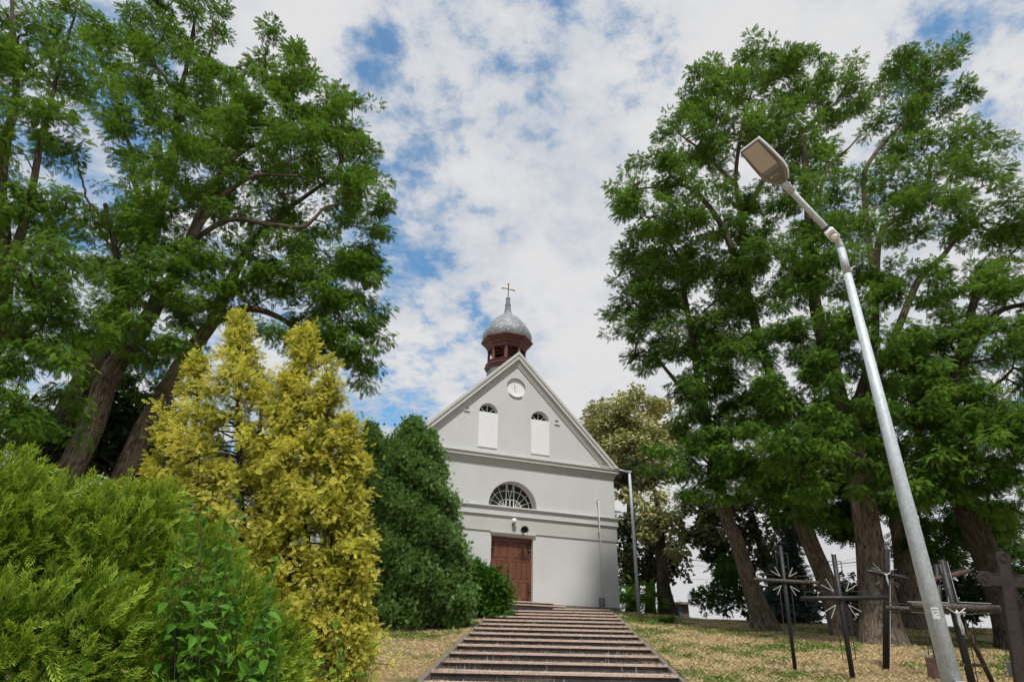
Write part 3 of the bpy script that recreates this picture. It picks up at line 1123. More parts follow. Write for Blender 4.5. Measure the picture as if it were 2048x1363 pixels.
def tpl_tuft():
    V, tip = [], []
    for k in range(7):
        a = k * 2.399
        tl = .5 if k else 0.0
        x, z = math.cos(a) * tl, math.sin(a) * tl
        base = np.array([x * .1, .05 * k % .2, z * .1])
        end = np.array([x * .75, .75 + .25 * math.sin(k * 1.7), z * .75])
        d = end - base
        sd = np.cross(d, [0.3, .2, 1.0])
        sd = sd / np.linalg.norm(sd) * .10
        m = base + d * .55
        V += [tuple(base), tuple(m + sd), tuple(end), tuple(m - sd)]
        tip += [0, .45, 1, .45]
    return np.array(V), np.arange(len(V)).reshape(-1, 4), np.array(tip)


def tpl_broad():
    """one folded pointed oval leaf with a droop"""
    prof = [(0, .0), (.15, .13), (.4, .23), (.65, .17), (.86, .07), (1.0, .005)]
    V, Fq, tip = [], [], []
    for s in (-1, 1):
        b = len(V)
        for (y, w) in prof:
            z = -.30 * y * y
            V += [(0, y, z), (s * w, y, z + .35 * w)]
            tip += [y, y]
        for i in range(len(prof) - 1):
            q = (b + 2 * i, b + 2 * i + 1, b + 2 * i + 3, b + 2 * i + 2)
            Fq.append(q if s > 0 else q[::-1])
    return np.array(V), np.array(Fq), np.array(tip)


TP = {'locust': tpl_locust(4), 'locust_far': tpl_locust(3), 'linden': tpl_linden(), 'gold': tpl_frond(3, 36, .44, .095, .14),
      'thuja': tpl_frond(4, 34, .42, .050, .14), 'feather': tpl_frond(4, 34, .38, .08, .12), 'tuft': tpl_tuft(), 'broad': tpl_broad()}


def unit(a):
    return a / np.maximum(np.linalg.norm(a, axis=-1, keepdims=True), 1e-9)


def place(tpl, pos, dirs, ups, scale, tint, tipk=None):
    """copies of a template; its +y goes along dirs, its +z towards ups"""
    V, Fq, tip = tpl
    d = unit(dirs)
    u = unit(ups - d * np.sum(ups * d, -1, keepdims=True))
    x = np.cross(d, u)
    N = len(pos)
    R = np.stack([x, d, u], axis=1)                       # rows: local axes in world
    W = np.einsum('vk,nkj->nvj', V, R) * scale[:, None, None] + pos[:, None, :]
    Fo = (Fq[None] + (np.arange(N) * len(V))[:, None, None]).reshape(-1, Fq.shape[1])
    T = np.repeat(tint, len(V))
    tk = np.ones(N) if tipk is None else tipk
    TI = (tip[None] * tk[:, None]).ravel()
    return W.reshape(-1, 3), Fo, T, TI


def foliage_obj(name, mat, parent, parts):
    Vs, Fs, Ts, Is, b = [], [], [], [], 0
    for (V, Fq, T, I) in parts:
        Vs.append(V)
        Fs.append(Fq + b)
        Ts.append(T)
        Is.append(I)
        b += len(V)
    V = np.concatenate(Vs) - np.array(parent.location)
    me = mesh_from_arrays(name, V, np.concatenate(Fs), {'tint': np.clip(np.concatenate(Ts), 0, 1), 'tip': np.clip(np.concatenate(Is), 0, 1)})
    return obj(name, me, mat, parent)


def catmull(pts, n=6):
    pts = [np.array(p, float) for p in pts]
    q = [2 * pts[0] - pts[1]] + pts + [2 * pts[-1] - pts[-2]]
    out = []
    for i in range(1, len(q) - 2):
        p0, p1, p2, p3 = q[i - 1], q[i], q[i + 1], q[i + 2]
        for k in range(n):
            t = k / n
            out.append(.5 * ((2 * p1) + (-p0 + p2) * t + (2 * p0 - 5 * p1 + 4 * p2 - p3) * t * t + (-p0 + 3 * p1 - 3 * p2 + p3) * t ** 3))
    out.append(pts[-1])
    return out


class TubeSet:
    """many tubes gathered in one mesh with UV in metres"""
    def __init__(self):
        self.V, self.F, self.U, self.b = [], [], [], 0

    def add(self, pts, rad, n=8, rough=0.0, seed=0.0):
        pts = np.asarray(pts, float)
        m = len(pts)
        t = np.gradient(pts, axis=0)
        t = unit(t)
        x = np.cross(t[0], [0.31, .95, .1])
        x = x / (np.linalg.norm(x) + 1e-9)
        ang = np.arange(n) * 2 * math.pi / n
        ln = np.concatenate([[0], np.cumsum(np.linalg.norm(np.diff(pts, axis=0), axis=1))])
        rows = []
        for i in range(m):
            x = x - t[i] * np.dot(x, t[i])
            x = x / (np.linalg.norm(x) + 1e-9)
            y = np.cross(t[i], x)
            r = np.full(n, rad[i], float)
            if rough:
                r = r * (1 + rough * (np.sin(ang * 3 + seed + ln[i] * .5) * .5 + np.sin(ang * 7 + seed * 2.1 + ln[i] * .9) * .45 + .35 * np.sin(ang * 2 - ln[i] * 1.7 + seed)))
            rows.append(pts[i] + (np.cos(ang) * r)[:, None] * x + (np.sin(ang) * r)[:, None] * y)
        V = np.concatenate(rows)
        i, k = np.meshgrid(np.arange(m - 1), np.arange(n), indexing='ij')
        k2 = (k + 1) % n
        Fq = np.stack([i * n + k, i * n + k2, (i + 1) * n + k2, (i + 1) * n + k], -1).reshape(-1, 4)
        circ = 2 * math.pi * np.mean(rad)
        u0, u1 = (k / n * circ), ((k + 1) / n * circ)
        v0, v1 = ln[i], ln[i + 1]
        uv = np.stack([np.stack([u0, v0], -1), np.stack([u1, v0], -1), np.stack([u1, v1], -1), np.stack([u0, v1], -1)], 2).reshape(-1, 2)
        self.V.append(V)
        self.F.append(Fq + self.b)
        self.U.append(uv + seed)
        self.b += len(V)

    def build(self, name, mat, parent):
        V = np.concatenate(self.V) - np.array(parent.location)
        me = mesh_from_arrays(name, V, np.concatenate(self.F), uv=np.concatenate(self.U), smooth=True)
        return obj(name, me, mat, parent)


def grow(nodes, C, rng, sag=.10, wob=.10):
    """greedy branching: every clump centre is reached from the nearest wood; returns paths and node data"""
    pos = [np.array(p) for p in nodes]
    par = [-1] * len(pos)
    cnt = [0] * len(pos)
    A = np.zeros((len(pos) + len(C) * 8 + 10, 3))
    A[:len(pos)] = np.array(pos)
    n = len(pos)
    par = np.full(len(A), -1)
    dm = np.min(np.linalg.norm(C[:, None] - A[None, :n], axis=2), axis=1)
    paths = []
    for ci in np.argsort(dm):
        c = C[ci]
        dv = c - A[:n]
        d = np.linalg.norm(dv, axis=1)
        cost = d + .55 * np.maximum(-dv[:, 2], 0)
        j = int(np.argmin(cost))
        L = d[j]
        k = int(min(max(2, round(L / .45)), 7))
        s = A[j].copy()
        side = rng.normal(size=3) * wob * L
        path = [j]
        for q in range(1, k + 1):
            t = q / k
            p = s + (c - s) * t + side * math.sin(math.pi * t) + np.array([0, 0, sag * L * math.sin(math.pi * t)])
            if q < k:
                p = p + rng.normal(size=3) * .035 * L
            A[n] = p
            par[n] = path[-1]
            path.append(n)
            n += 1
        paths.append(path)
    cnt = np.zeros(n)
    for p in paths:
        cnt[p[-1]] += 1
    for i in range(n - 1, -1, -1):
        if par[i] >= 0:
            cnt[par[i]] += cnt[i]
    return A[:n], cnt, paths


def blob_points(blobs, dens, rng, Yoff=0.0):
    """clump centres spread through ellipsoids given by photo pixel, pixel radii and distance"""
    out = []
    for b in blobs:
        px, py, rx, ry, Y = b[:5]
        mult = b[5] if len(b) > 5 else 1.0
        c = P(px, py, Y + Yoff)
        dp = depth(c)
        ax, ay = rx / F * dp, ry / F * dp
        az = .85 * (ax + ay)
        n = max(3, int(round(math.pi * ax * ay * dens * mult)))
        u = unit(rng.normal(size=(n, 3)))
        r = (.25 + .75 * rng.random(n)) ** .5
        o = u * r[:, None]
        out.append(c + o[:, :1] * ax * R_ + o[:, 1:2] * ay * U_ + o[:, 2:3] * az * W_)
    return np.concatenate(out)


def clump_sprays(C, axis_c, tpl, k, size, L, rng, flat=.55, droop=.35, tint0=.5, tspread=.22):
    """sprays round every clump centre, pointing outwards and hanging a little"""
    N = len(C)
    ks = np.maximum(4, rng.normal(k, k * .3, N)).astype(int)
    idx = np.repeat(np.arange(N), ks)
    T = len(idx)
    sz = (size * rng.uniform(.7, 1.3, N))[idx]
    u = unit(rng.normal(size=(T, 3)))
    r = rng.random(T) ** .45
    off = u * (r * sz)[:, None] * np.array([1, 1, flat])
    outw = unit(C - axis_c)[idx]
    d = unit(off) * np.array([1, 1, .5]) + .35 * outw + rng.normal(size=(T, 3)) * .35
    d[:, 2] -= droop
    up = np.array([0, 0, 1.0]) + rng.normal(size=(T, 3)) * .45
    tint = tint0 + (rng.normal(size=N) * tspread)[idx] + rng.normal(size=T) * .28
    return place(tpl, C[idx] + off, d, up, L * rng.uniform(.75, 1.25, T), tint)


def tree(name, label, cat, group, limbs, blobs, seed, dens=6.0, k=84, size=.38, L=.18, leaf='leaf', bark='bark', tpl='locust',
         flare=1.5, Yoff=0.0, tint0=.5, rmin=.010, droop=.18, flat=.56, bare=()):
    rng = np.random.default_rng(seed)
    pl = []
    for li, l in enumerate(limbs):
        pts = [P(px, py, Y + Yoff) for (px, py, Y, r) in l]
        rs = [r for (_, _, _, r) in l]
        if li == 0:
            b = pts[0].copy()
            g = G(b[0], b[1])
            if b[2] > g + .3:                                  # carry the trunk down to the lawn
                dirn = pts[0] - pts[1]
                dirn = dirn / abs(dirn[2])
                hgt = b[2] - g
                low = b + dirn * hgt * np.array([.6, .6, 1]) + np.array([0, 0, -.15])
                pts.insert(0, low)
                rs.insert(0, rs[0] * 1.15)
            else:
                pts[0][2] = g - .15
        pl.append((pts, rs))
    base = pl[0][0][0].copy()
    base[2] = G(base[0], base[1])
    root = thing(name, label, cat, base, 0, group)
    ts = TubeSet()
    nodes, nrad = [], []
    for li, (pts, rs) in enumerate(pl):
        sp = catmull(pts, 7)
        rr = np.interp(np.linspace(0, 1, len(sp)), np.linspace(0, 1, len(rs)), rs) * .88
        sp = np.array(sp)
        if li == 0:
            hgt = sp[:, 2] - base[2]
            rr = rr * (1 + (flare - 1) * np.exp(-np.maximum(hgt, 0) / .45))
            mask = hgt > 2.2
        else:
            mask = np.ones(len(sp), bool)
        w = np.cumsum(rng.normal(size=(len(sp), 3)) * .012, axis=0)
        sp = sp + w * np.linspace(0, 1, len(sp))[:, None]
        ts.add(sp, rr, 20 if li == 0 else 10, .10 if li == 0 else .06, rng.uniform(0, 6))
        step = 2
        nodes += list(sp[mask][::step])
    for l in bare:                                            # dead limbs carry no leaves
        sp = np.array(catmull([P(px, py, Y + Yoff) for (px, py, Y, r) in l], 5))
        sp[1:-1] += rng.normal(size=(len(sp) - 2, 3)) * .02
        rr = np.interp(np.linspace(0, 1, len(sp)), np.linspace(0, 1, len(l)), [r for (_, _, _, r) in l])
        ts.add(sp, rr, 6, .08, 1.0)
        for q in range(len(sp) // 3, len(sp), 4):
            e = sp[q] + rng.normal(size=3) * .16 + np.array([0, 0, .05])
            ts.add(np.array([sp[q], (sp[q] + e) / 2 + rng.normal(size=3) * .02, e]), np.array([.012, .009, .004]), 4)
    C = blob_points(blobs, dens, rng, Yoff)
    A, cnt, paths = grow(nodes, C, rng)
    br = ts
    for p in paths:
        pts = A[p]
        rad = np.minimum(rmin * np.maximum(cnt[p], 1) ** .46, .16)
        rad[0] = min(rad[0], rad[1] * 1.25)
        rad[-1] *= .6
        br.add(pts, rad, 5 if rad[1] > .03 else 4, 0, 0)
    ts.build('trunk', M[bark], root)
    ax = np.mean(C, axis=0)
    parts = [clump_sprays(C, ax, TP[tpl], k, size, L, rng, flat, droop, tint0)]
    # a few sprays along the twigs so that the wood is not bare
    tw = np.array([A[p[-2]] for p in paths if cnt[p[-2]] <= 3])
    if len(tw):
        parts.append(clump_sprays(tw, ax, TP[tpl], k * .22, size * .7, L * .9, rng, .7, droop, tint0))
    foliage_obj('crown', M[leaf], root, parts)
    return root


# ------------------------------------------------------------------ locust trees on the left
LEFT = dict(dens=5.2, k=84, size=.35, L=.155, droop=.22, flat=.5)
GL, GR = 'old locust trees left of the chapel', 'old locust trees right of the stairs'
tree('locust_tree', 'old locust with pale leaning trunk rising just behind the golden cypress and green hedge', 'tree', GL,
     [[(134, 958, 14, .33), (183, 852, 14, .29), (211, 764, 14, .27), (258, 690, 14.1, .25), (312, 608, 14.2, .22), (360, 530, 14.3, .19), (419, 390, 14.4, .14), (472, 308, 14.4, .10), (530, 280, 14.3, .07), (610, 262, 14.2, .045)],
      [(258, 690, 14.1, .15), (240, 600, 13.8, .12), (235, 500, 13.6, .09), (215, 400, 13.4, .06)],
      [(360, 530, 14.3, .13), (420, 420, 14.0, .09), (500, 355, 13.8, .07), (590, 350, 13.6, .04)]],
     [(300, 390, 100, 80, 14), (400, 330, 90, 70, 14.2), (250, 490, 100, 80, 13.6), (380, 450, 100, 80, 14), (190, 590, 110, 70, 13.6), (330, 580, 110, 80, 13.4), (440, 540, 90, 70, 14),
      (240, 680, 110, 60, 13.2), (350, 680, 90, 50, 13.2), (500, 250, 90, 60, 14.4), (600, 300, 80, 60, 14.2), (410, 600, 80, 50, 13.5)], 21, **LEFT)
tree('locust_tree', 'spreading locust leaning right, its branches fanning out towards the chapel roof', 'tree', GL,
     [[(268, 905, 14.8, .28), (317, 810, 14.8, .25), (370, 720, 14.9, .23), (425, 645, 15, .20), (447, 588, 15, .17), (480, 520, 15, .14), (520, 465, 15, .11), (590, 400, 14.8, .07), (680, 340, 14.6, .04)],
      [(425, 645, 15, .13), (493, 618, 14.8, .11), (560, 637, 14.6, .08), (610, 680, 14.4, .05), (640, 740, 14.3, .03)],
      [(447, 588, 15, .12), (530, 540, 14.9, .10), (620, 560, 14.8, .07), (720, 590, 14.6, .04)],
      [(385, 480, 14.4, .09), (460, 440, 14.2, .085), (540, 452, 14.0, .075), (602, 458, 14, .06), (640, 425, 14, .045), (690, 410, 14, .03)]],
     [(560, 130, 60, 70, 15), (630, 180, 70, 70, 15), (700, 240, 60, 60, 15), (560, 220, 80, 70, 14.8), (670, 300, 90, 70, 15), (520, 310, 90, 70, 14.6), (720, 400, 60, 60, 15), (620, 400, 110, 70, 15.2),
      (745, 450, 38, 40, 15), (510, 400, 90, 60, 14.7), (680, 500, 90, 50, 15), (600, 560, 100, 50, 15), (740, 590, 40, 45, 15), (705, 680, 45, 60, 15), (730, 745, 28, 40, 15), (640, 620, 70, 40, 15), (690, 560, 60, 50, 14.6), (560, 480, 90, 50, 14.6), (600, 690, 60, 40, 15.2), (700, 720, 45, 50, 15), (660, 660, 50, 40, 15), (740, 660, 35, 40, 15), (560, 660, 50, 35, 14.4), (620, 650, 60, 40, 14.4), (480, 600, 60, 40, 14.4), (540, 570, 60, 40, 14.4), (720, 520, 50, 50, 14.8), (660, 590, 60, 50, 14.6), (700, 640, 50, 60, 14.8)], 22, **LEFT)
tree('locust_tree', 'tall locust with dark trunk standing behind the pale leaning one, crown reaching the top edge', 'tree', GL,
     [[(95, 910, 16, .40), (150, 800, 16, .36), (200, 700, 16, .31), (250, 600, 16, .27), (288, 513, 16, .24), (304, 450, 16, .21), (341, 340, 16, .17), (353, 263, 16, .14), (357, 197, 16, .11), (374, 144, 16, .08), (392, 40, 16, .045)],
      [(304, 450, 16, .12), (270, 370, 15.7, .09), (262, 300, 15.6, .07), (225, 230, 15.5, .045)],
      [(357, 197, 16, .08), (320, 140, 15.8, .06), (270, 95, 15.7, .04)], [(374, 150, 16, .07), (420, 110, 16, .05), (430, 40, 16, .03)]],
     [(390, 30, 70, 70, 16), (300, 60, 70, 50, 15.8), (240, 110, 60, 60, 15.6), (350, 150, 100, 80, 16), (250, 215, 60, 70, 15.6), (430, 180, 70, 70, 16), (300, 280, 90, 70, 15.8), (400, 260, 80, 60, 15.8),
      (130, 760, 120, 60, 17), (280, 760, 90, 60, 17), (80, 680, 100, 60, 17), (240, 420, 70, 60, 15.6), (150, 500, 60, 70, 16)], 23, tint0=.45, bark='bark_dark', bare=[[(262, 560, 16, .05), (214, 481, 15.2, .042), (193, 448, 14.8, .038), (177, 411, 14.6, .034), (164, 361, 14.4, .03), (154, 320, 14.3, .026), (158, 296, 14.3, .022), (166, 283, 14.3, .018), (191, 290, 14.4, .010)]], **LEFT)
tree('locust_tree', 'locust at the left edge with several bare upright leaders among feathery leaves', 'tree', GL,
     [[(-70, 900, 11, .26), (-30, 720, 11, .22), (10, 560, 11, .18), (8, 370, 11, .14), (28, 265, 11, .11), (42, 180, 11, .08), (35, 0, 11, .045)],
      [(10, 560, 11, .12), (55, 420, 10.8, .09), (85, 260, 10.8, .07), (110, 180, 10.8, .05), (150, 60, 10.8, .035)],
      [(-30, 720, 11, .11), (60, 640, 10.8, .08), (120, 560, 10.6, .05)]],
     [(40, 60, 80, 80, 11), (150, 50, 70, 50, 10.8), (60, 180, 80, 70, 11), (170, 130, 50, 50, 10.8), (50, 320, 75, 80, 11), (125, 260, 35, 60, 10.8), (40, 450, 80, 70, 11), (90, 540, 90, 70, 10.7), (30, 640, 100, 80, 10.7),
      (110, 680, 80, 60, 10.5), (50, 760, 110, 60, 10.4), (80, 840, 80, 50, 10.4), (10, 860, 80, 50, 10.3), (15, 110, 50, 60, 10.4), (10, 240, 50, 60, 10.4), (0, 390, 50, 70, 10.3), (80, 400, 60, 60, 10.6), (20, 540, 70, 60, 10.2), (110, 620, 70, 60, 10.4)], 24, dens=7.8, k=72, size=.31, L=.135, tint0=.55)

# ------------------------------------------------------------------ locust trees on the right
tree('locust_tree', 'stout locust with broad furrowed trunk standing directly behind the row of iron crosses', 'tree', GR,
     [[(1768, 1296, 18.2, .52), (1739, 1091, 18.2, .42), (1719, 956, 18.2, .36), (1707, 877, 18.2, .32), (1687, 817, 18.2, .29), (1655, 690, 18.2, .25), (1640, 627, 18.2, .23), (1632, 557, 18.2, .20), (1622, 442, 18.2, .16), (1618, 316, 18.2, .12), (1606, 240, 18.2, .07)],
      [(1700, 850, 18.2, .16), (1745, 700, 18, .15), (1752, 590, 17.9, .13), (1764, 465, 17.8, .12), (1844, 410, 17.7, .10), (1856, 370, 17.7, .08), (1863, 310, 17.7, .05)],
      [(1700, 860, 18.2, .16), (1770, 720, 17.8, .14), (1825, 585, 17.6, .12), (1848, 545, 17.6, .11), (1892, 505, 17.5, .09), (1935, 455, 17.5, .06), (1985, 438, 17.5, .04)],
      [(1752, 600, 17.9, .12), (1728, 372, 18, .10), (1747, 310, 18, .085), (1795, 255, 18, .07), (1840, 190, 18, .05), (1870, 130, 18, .03)],
      [(1622, 442, 18.2, .09), (1660, 330, 18.0, .06), (1700, 295, 17.9, .04), (1735, 250, 17.8, .018)]],
     [(1800, 150, 55, 50, 18), (1850, 135, 60, 45, 18), (1885, 190, 50, 45, 18), (1800, 230, 55, 50, 18), (1850, 290, 70, 50, 17.8), (1950, 290, 60, 45, 17.6), (1900, 360, 80, 50, 17.6), (1790, 360, 70, 50, 17.8),
      (1640, 430, 70, 60, 18), (1720, 440, 80, 60, 17.6), (1850, 440, 90, 60, 17.6), (1950, 430, 70, 60, 17.6), (2010, 470, 50, 60, 17.6), (1600, 530, 80, 60, 18), (1700, 550, 90, 60, 17.4), (1800, 570, 90, 70, 17.4),
      (1620, 650, 80, 60, 17.6), (1560, 690, 70, 60, 18), (1740, 680, 90, 70, 17.2), (1600, 780, 80, 60, 17.4), (1790, 800, 90, 70, 17.2), (1570, 890, 80, 60, 17.4), (1640, 900, 60, 50, 17.2), (1830, 900, 80, 60, 17.2), (1660, 960, 60, 40, 17), (1800, 720, 80, 60, 17), (1660, 740, 60, 45, 17), (1700, 640, 50, 50, 17), (1640, 560, 60, 40, 17.2), (1780, 960, 50, 50, 16.8), (1700, 830, 60, 50, 16.8), (1720, 900, 45, 40, 16.6), (1660, 480, 60, 50, 17.2), (1640, 350, 40, 40, 17.4)], 31, leaf='leaf_r', dens=5.2, L=.172)
tree('locust_tree', 'locust with slim leaning trunk at the end of the lawn, nearest to the chapel mast', 'tree', GR,
     [[(1530, 1240, 21.5, 0.361), (1504, 1178, 21.5, 0.303), (1473, 1083, 21.5, 0.271), (1454, 1036, 21.5, 0.246), (1430, 940, 21.4, 0.213), (1410, 830, 21.3, 0.180), (1393, 740, 21.2, 0.156), (1372, 620, 21, 0.115), (1350, 520, 20.8, 0.082), (1322, 470, 20.7, 0.049)],
      [(1410, 830, 21.3, .13), (1350, 760, 21, .08), (1300, 700, 20.8, .05)], [(1372, 620, 21, .10), (1310, 580, 20.8, .07), (1260, 545, 20.6, .04)]],
     [(1275, 530, 50, 45, 21), (1350, 520, 80, 55, 21), (1300, 610, 75, 45, 21), (1420, 560, 80, 60, 21), (1255, 650, 40, 50, 21), (1290, 715, 35, 28, 21), (1360, 670, 80, 50, 20.8), (1450, 650, 80, 60, 20.6), (1420, 750, 55, 50, 20.6),
      (1390, 850, 60, 50, 20.6), (1340, 920, 60, 35, 20.6), (1440, 880, 80, 60, 20.4), (1490, 960, 80, 50, 20.2), (1420, 985, 50, 30, 20.2), (1500, 820, 70, 60, 20.4), (1430, 930, 50, 50, 20.2), (1400, 780, 50, 45, 20.2), (1320, 560, 60, 50, 20.4), (1460, 720, 60, 50, 20)], 32, leaf='leaf_r', tint0=.42, dens=6.5)
tree('locust_tree', 'tall locust whose rounded crown spreads highest behind the street lamp head', 'tree', GR,
     [[(1692, 1255, 20.2, 0.357), (1647, 1147, 20.2, 0.297), (1602, 1036, 20.2, 0.264), (1575, 920, 20.2, 0.238), (1554, 844, 20.1, 0.221), (1541, 754, 20, 0.204), (1522, 699, 20, 0.187), (1503, 618, 20, 0.170), (1492, 560, 20, 0.153), (1484, 442, 19.8, 0.119), (1470, 366, 19.7, 0.093), (1480, 260, 19.6, 0.060), (1500, 180, 19.5, 0.034)],
      [(1503, 618, 20, .15), (1462, 492, 19.8, .14), (1424, 423, 19.6, .12), (1371, 376, 19.4, .09), (1320, 380, 19.3, .05), (1265, 385, 19.2, .03)],
      [(1484, 442, 19.8, .12), (1545, 330, 19.6, .11), (1620, 250, 19.4, .08), (1680, 200, 19.3, .04)],
      [(1470, 366, 19.7, .09), (1400, 300, 19.6, .06), (1360, 270, 19.5, .04)]],
     [(1500, 145, 85, 50, 19.5), (1430, 195, 75, 65, 19.5), (1580, 165, 75, 55, 19.5), (1660, 170, 55, 50, 19.4), (1385, 280, 70, 60, 19.4), (1480, 280, 90, 65, 19.2), (1565, 270, 75, 55, 19.2), (1305, 350, 60, 50, 19.2), (1250, 390, 45, 35, 19.2),
      (1380, 380, 75, 45, 19), (1290, 440, 75, 45, 19), (1450, 430, 70, 50, 19), (1695, 220, 40, 45, 19.3), (1540, 390, 60, 50, 19), (1540, 490, 60, 50, 19.2), (1360, 450, 60, 40, 19), (1620, 320, 50, 45, 19), (1540, 600, 60, 50, 19), (1500, 690, 55, 45, 18.8), (1580, 960, 60, 60, 19), (1540, 800, 50, 50, 18.8), (1600, 1030, 45, 40, 19.2), (1480, 520, 60, 50, 19)], 33, leaf='leaf_r', tint0=.5, dens=5.4, L=.172)
tree('locust_tree', 'dark thick-trunked locust at the right edge, leaning left behind the cast iron cross', 'tree', GR,
     [[(2046, 1285, 17.5, .50), (2010, 1200, 17.5, .42), (1983, 1130, 17.5, .38), (1945, 1050, 17.5, .35), (1915, 985, 17.5, .31), (1890, 900, 17.5, .25), (1900, 780, 17.3, .19), (1930, 660, 17.1, .14), (1960, 560, 17, .09)],
      [(1915, 985, 17.5, .16), (1850, 900, 17.2, .11), (1830, 820, 17, .07)], [(1900, 780, 17.3, .12), (1980, 640, 17, .10), (2050, 610, 16.8, .07), (2100, 600, 16.6, .04)]],
     [(2000, 560, 75, 45, 17), (1930, 580, 70, 50, 17), (1960, 680, 90, 60, 16.8), (2045, 690, 60, 80, 16.6), (1880, 720, 80, 60, 17), (1930, 820, 100, 70, 16.6), (2025, 850, 80, 80, 16.4), (1870, 870, 70, 60, 16.8),
      (1980, 960, 90, 60, 16.4), (2045, 990, 60, 80, 16.2), (1870, 990, 60, 40, 16.8), (1905, 930, 60, 50, 16.6), (2070, 740, 60, 70, 16.2), (2065, 600, 55, 50, 16.6), (2050, 480, 50, 40, 17), (1960, 880, 70, 60, 16), (1890, 800, 60, 50, 16.4)], 34, leaf='leaf_r', bark='bark_dark', tint0=.48)
tree('locust_tree', 'short-looking locust trunk seen between the crosses, farther back than the stout one', 'tree', GR,
     [[(1829, 1243, 23.5, .46), (1811, 1178, 23.5, .39), (1806, 1110, 23.5, .34), (1790, 1000, 23.5, .28), (1780, 880, 23.3, .18), (1790, 760, 23.3, .10)],
      [(1790, 1000, 23.5, .15), (1860, 920, 23.3, .09), (1920, 880, 23.2, .05)]],
     [(1760, 960, 120, 60, 23.5), (1660, 1000, 90, 50, 23.8), (1880, 1020, 110, 50, 23.4), (1560, 980, 80, 60, 24), (1980, 1060, 80, 40, 23.2), (1840, 1090, 60, 26, 23.5), (1720, 860, 110, 70, 24), (1860, 800, 100, 70, 24), (1600, 860, 100, 60, 24), (1700, 1050, 40, 30, 24)],
     35, dens=4.4, k=70, size=.55, L=.27, leaf='leaf_r', tpl='locust_far', tint0=.32)

# ------------------------------------------------------------------ lindens behind the chapel
GLI = 'flowering lindens behind the chapel'
tree('linden_tree', 'linden with golden brown blossom rising behind the right slope of the chapel gable', 'tree', GLI,
     [[(1262, 1180, 42, .40), (1262, 1050, 42, .32), (1262, 950, 42, .24), (1255, 860, 42, .12)]],
     [(1215, 830, 38, 38, 42), (1225, 880, 55, 50, 42), (1275, 820, 45, 42, 42), (1315, 850, 50, 50, 42), (1265, 880, 60, 50, 41), (1300, 910, 60, 50, 41), (1240, 930, 50, 40, 41.5), (1280, 960, 60, 30, 41.5), (1200, 850, 28, 40, 42)],
     41, dens=2.3, k=95, size=.75, L=.25, leaf='linden', bark='bark_dark', tpl='linden', tint0=.66, droop=.5, flat=.8)
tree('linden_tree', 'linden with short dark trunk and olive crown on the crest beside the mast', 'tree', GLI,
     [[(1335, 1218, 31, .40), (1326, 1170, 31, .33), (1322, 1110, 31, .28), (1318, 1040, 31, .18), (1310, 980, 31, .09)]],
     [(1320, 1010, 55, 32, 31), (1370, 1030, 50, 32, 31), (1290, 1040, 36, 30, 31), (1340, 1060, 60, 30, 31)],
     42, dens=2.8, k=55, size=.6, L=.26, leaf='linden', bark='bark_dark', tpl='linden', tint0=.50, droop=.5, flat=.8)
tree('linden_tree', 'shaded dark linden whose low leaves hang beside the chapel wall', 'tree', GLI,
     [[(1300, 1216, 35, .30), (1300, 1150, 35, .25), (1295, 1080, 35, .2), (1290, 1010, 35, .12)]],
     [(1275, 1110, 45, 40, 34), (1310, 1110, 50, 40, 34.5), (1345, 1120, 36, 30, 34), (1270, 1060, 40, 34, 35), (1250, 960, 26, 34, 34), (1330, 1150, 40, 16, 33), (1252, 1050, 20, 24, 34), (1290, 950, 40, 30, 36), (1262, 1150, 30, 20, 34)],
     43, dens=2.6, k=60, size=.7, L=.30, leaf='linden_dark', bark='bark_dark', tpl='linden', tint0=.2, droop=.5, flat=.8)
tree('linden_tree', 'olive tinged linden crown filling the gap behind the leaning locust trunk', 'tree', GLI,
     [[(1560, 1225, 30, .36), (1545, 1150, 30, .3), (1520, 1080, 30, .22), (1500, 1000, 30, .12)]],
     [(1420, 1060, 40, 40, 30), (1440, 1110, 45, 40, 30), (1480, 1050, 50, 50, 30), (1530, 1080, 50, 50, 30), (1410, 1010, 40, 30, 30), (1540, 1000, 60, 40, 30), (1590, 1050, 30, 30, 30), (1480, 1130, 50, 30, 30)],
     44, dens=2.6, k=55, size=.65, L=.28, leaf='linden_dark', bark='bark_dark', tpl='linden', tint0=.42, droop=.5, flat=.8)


# ------------------------------------------------------------------ shrubs
def bush(name, label, cat, group, blobs, seed, base, dens, k, size, L, leaf, tpl, droop=.2, flat=.9, tint0=.5, Yb=None):
    """leafy bush: stems from the ground to every clump"""
    rng = np.random.default_rng(seed)
    bx, Y = base
    p = P(bx, 1200, Y)
    b = np.array([p[0], Y, G(p[0], Y)])
    root = thing(name, label, cat, b, 0, group)
    C = blob_points(blobs, dens, rng)
    C[:, 2] = np.maximum(C[:, 2], ground(C[:, 0], C[:, 1]) + .12)
    nodes = [b + np.array([rng.normal() * .12, rng.normal() * .12, h]) for h in (-.1, .15, .35)]
    A, cnt, paths = grow(nodes, C, rng, .05, .08)
    br = TubeSet()
    for q in paths:
        rad = np.minimum(.007 * np.maximum(cnt[q], 1) ** .45, .06)
        br.add(A[q], rad, 4)
    br.build('stems', M['twig'], root)
    ax = b + np.array([0, 0, .4])
    parts = [clump_sprays(C, ax, TP[tpl], k, size, L, rng, flat, droop, tint0)]
    foliage_obj('foliage', M[leaf], root, parts)
    return root


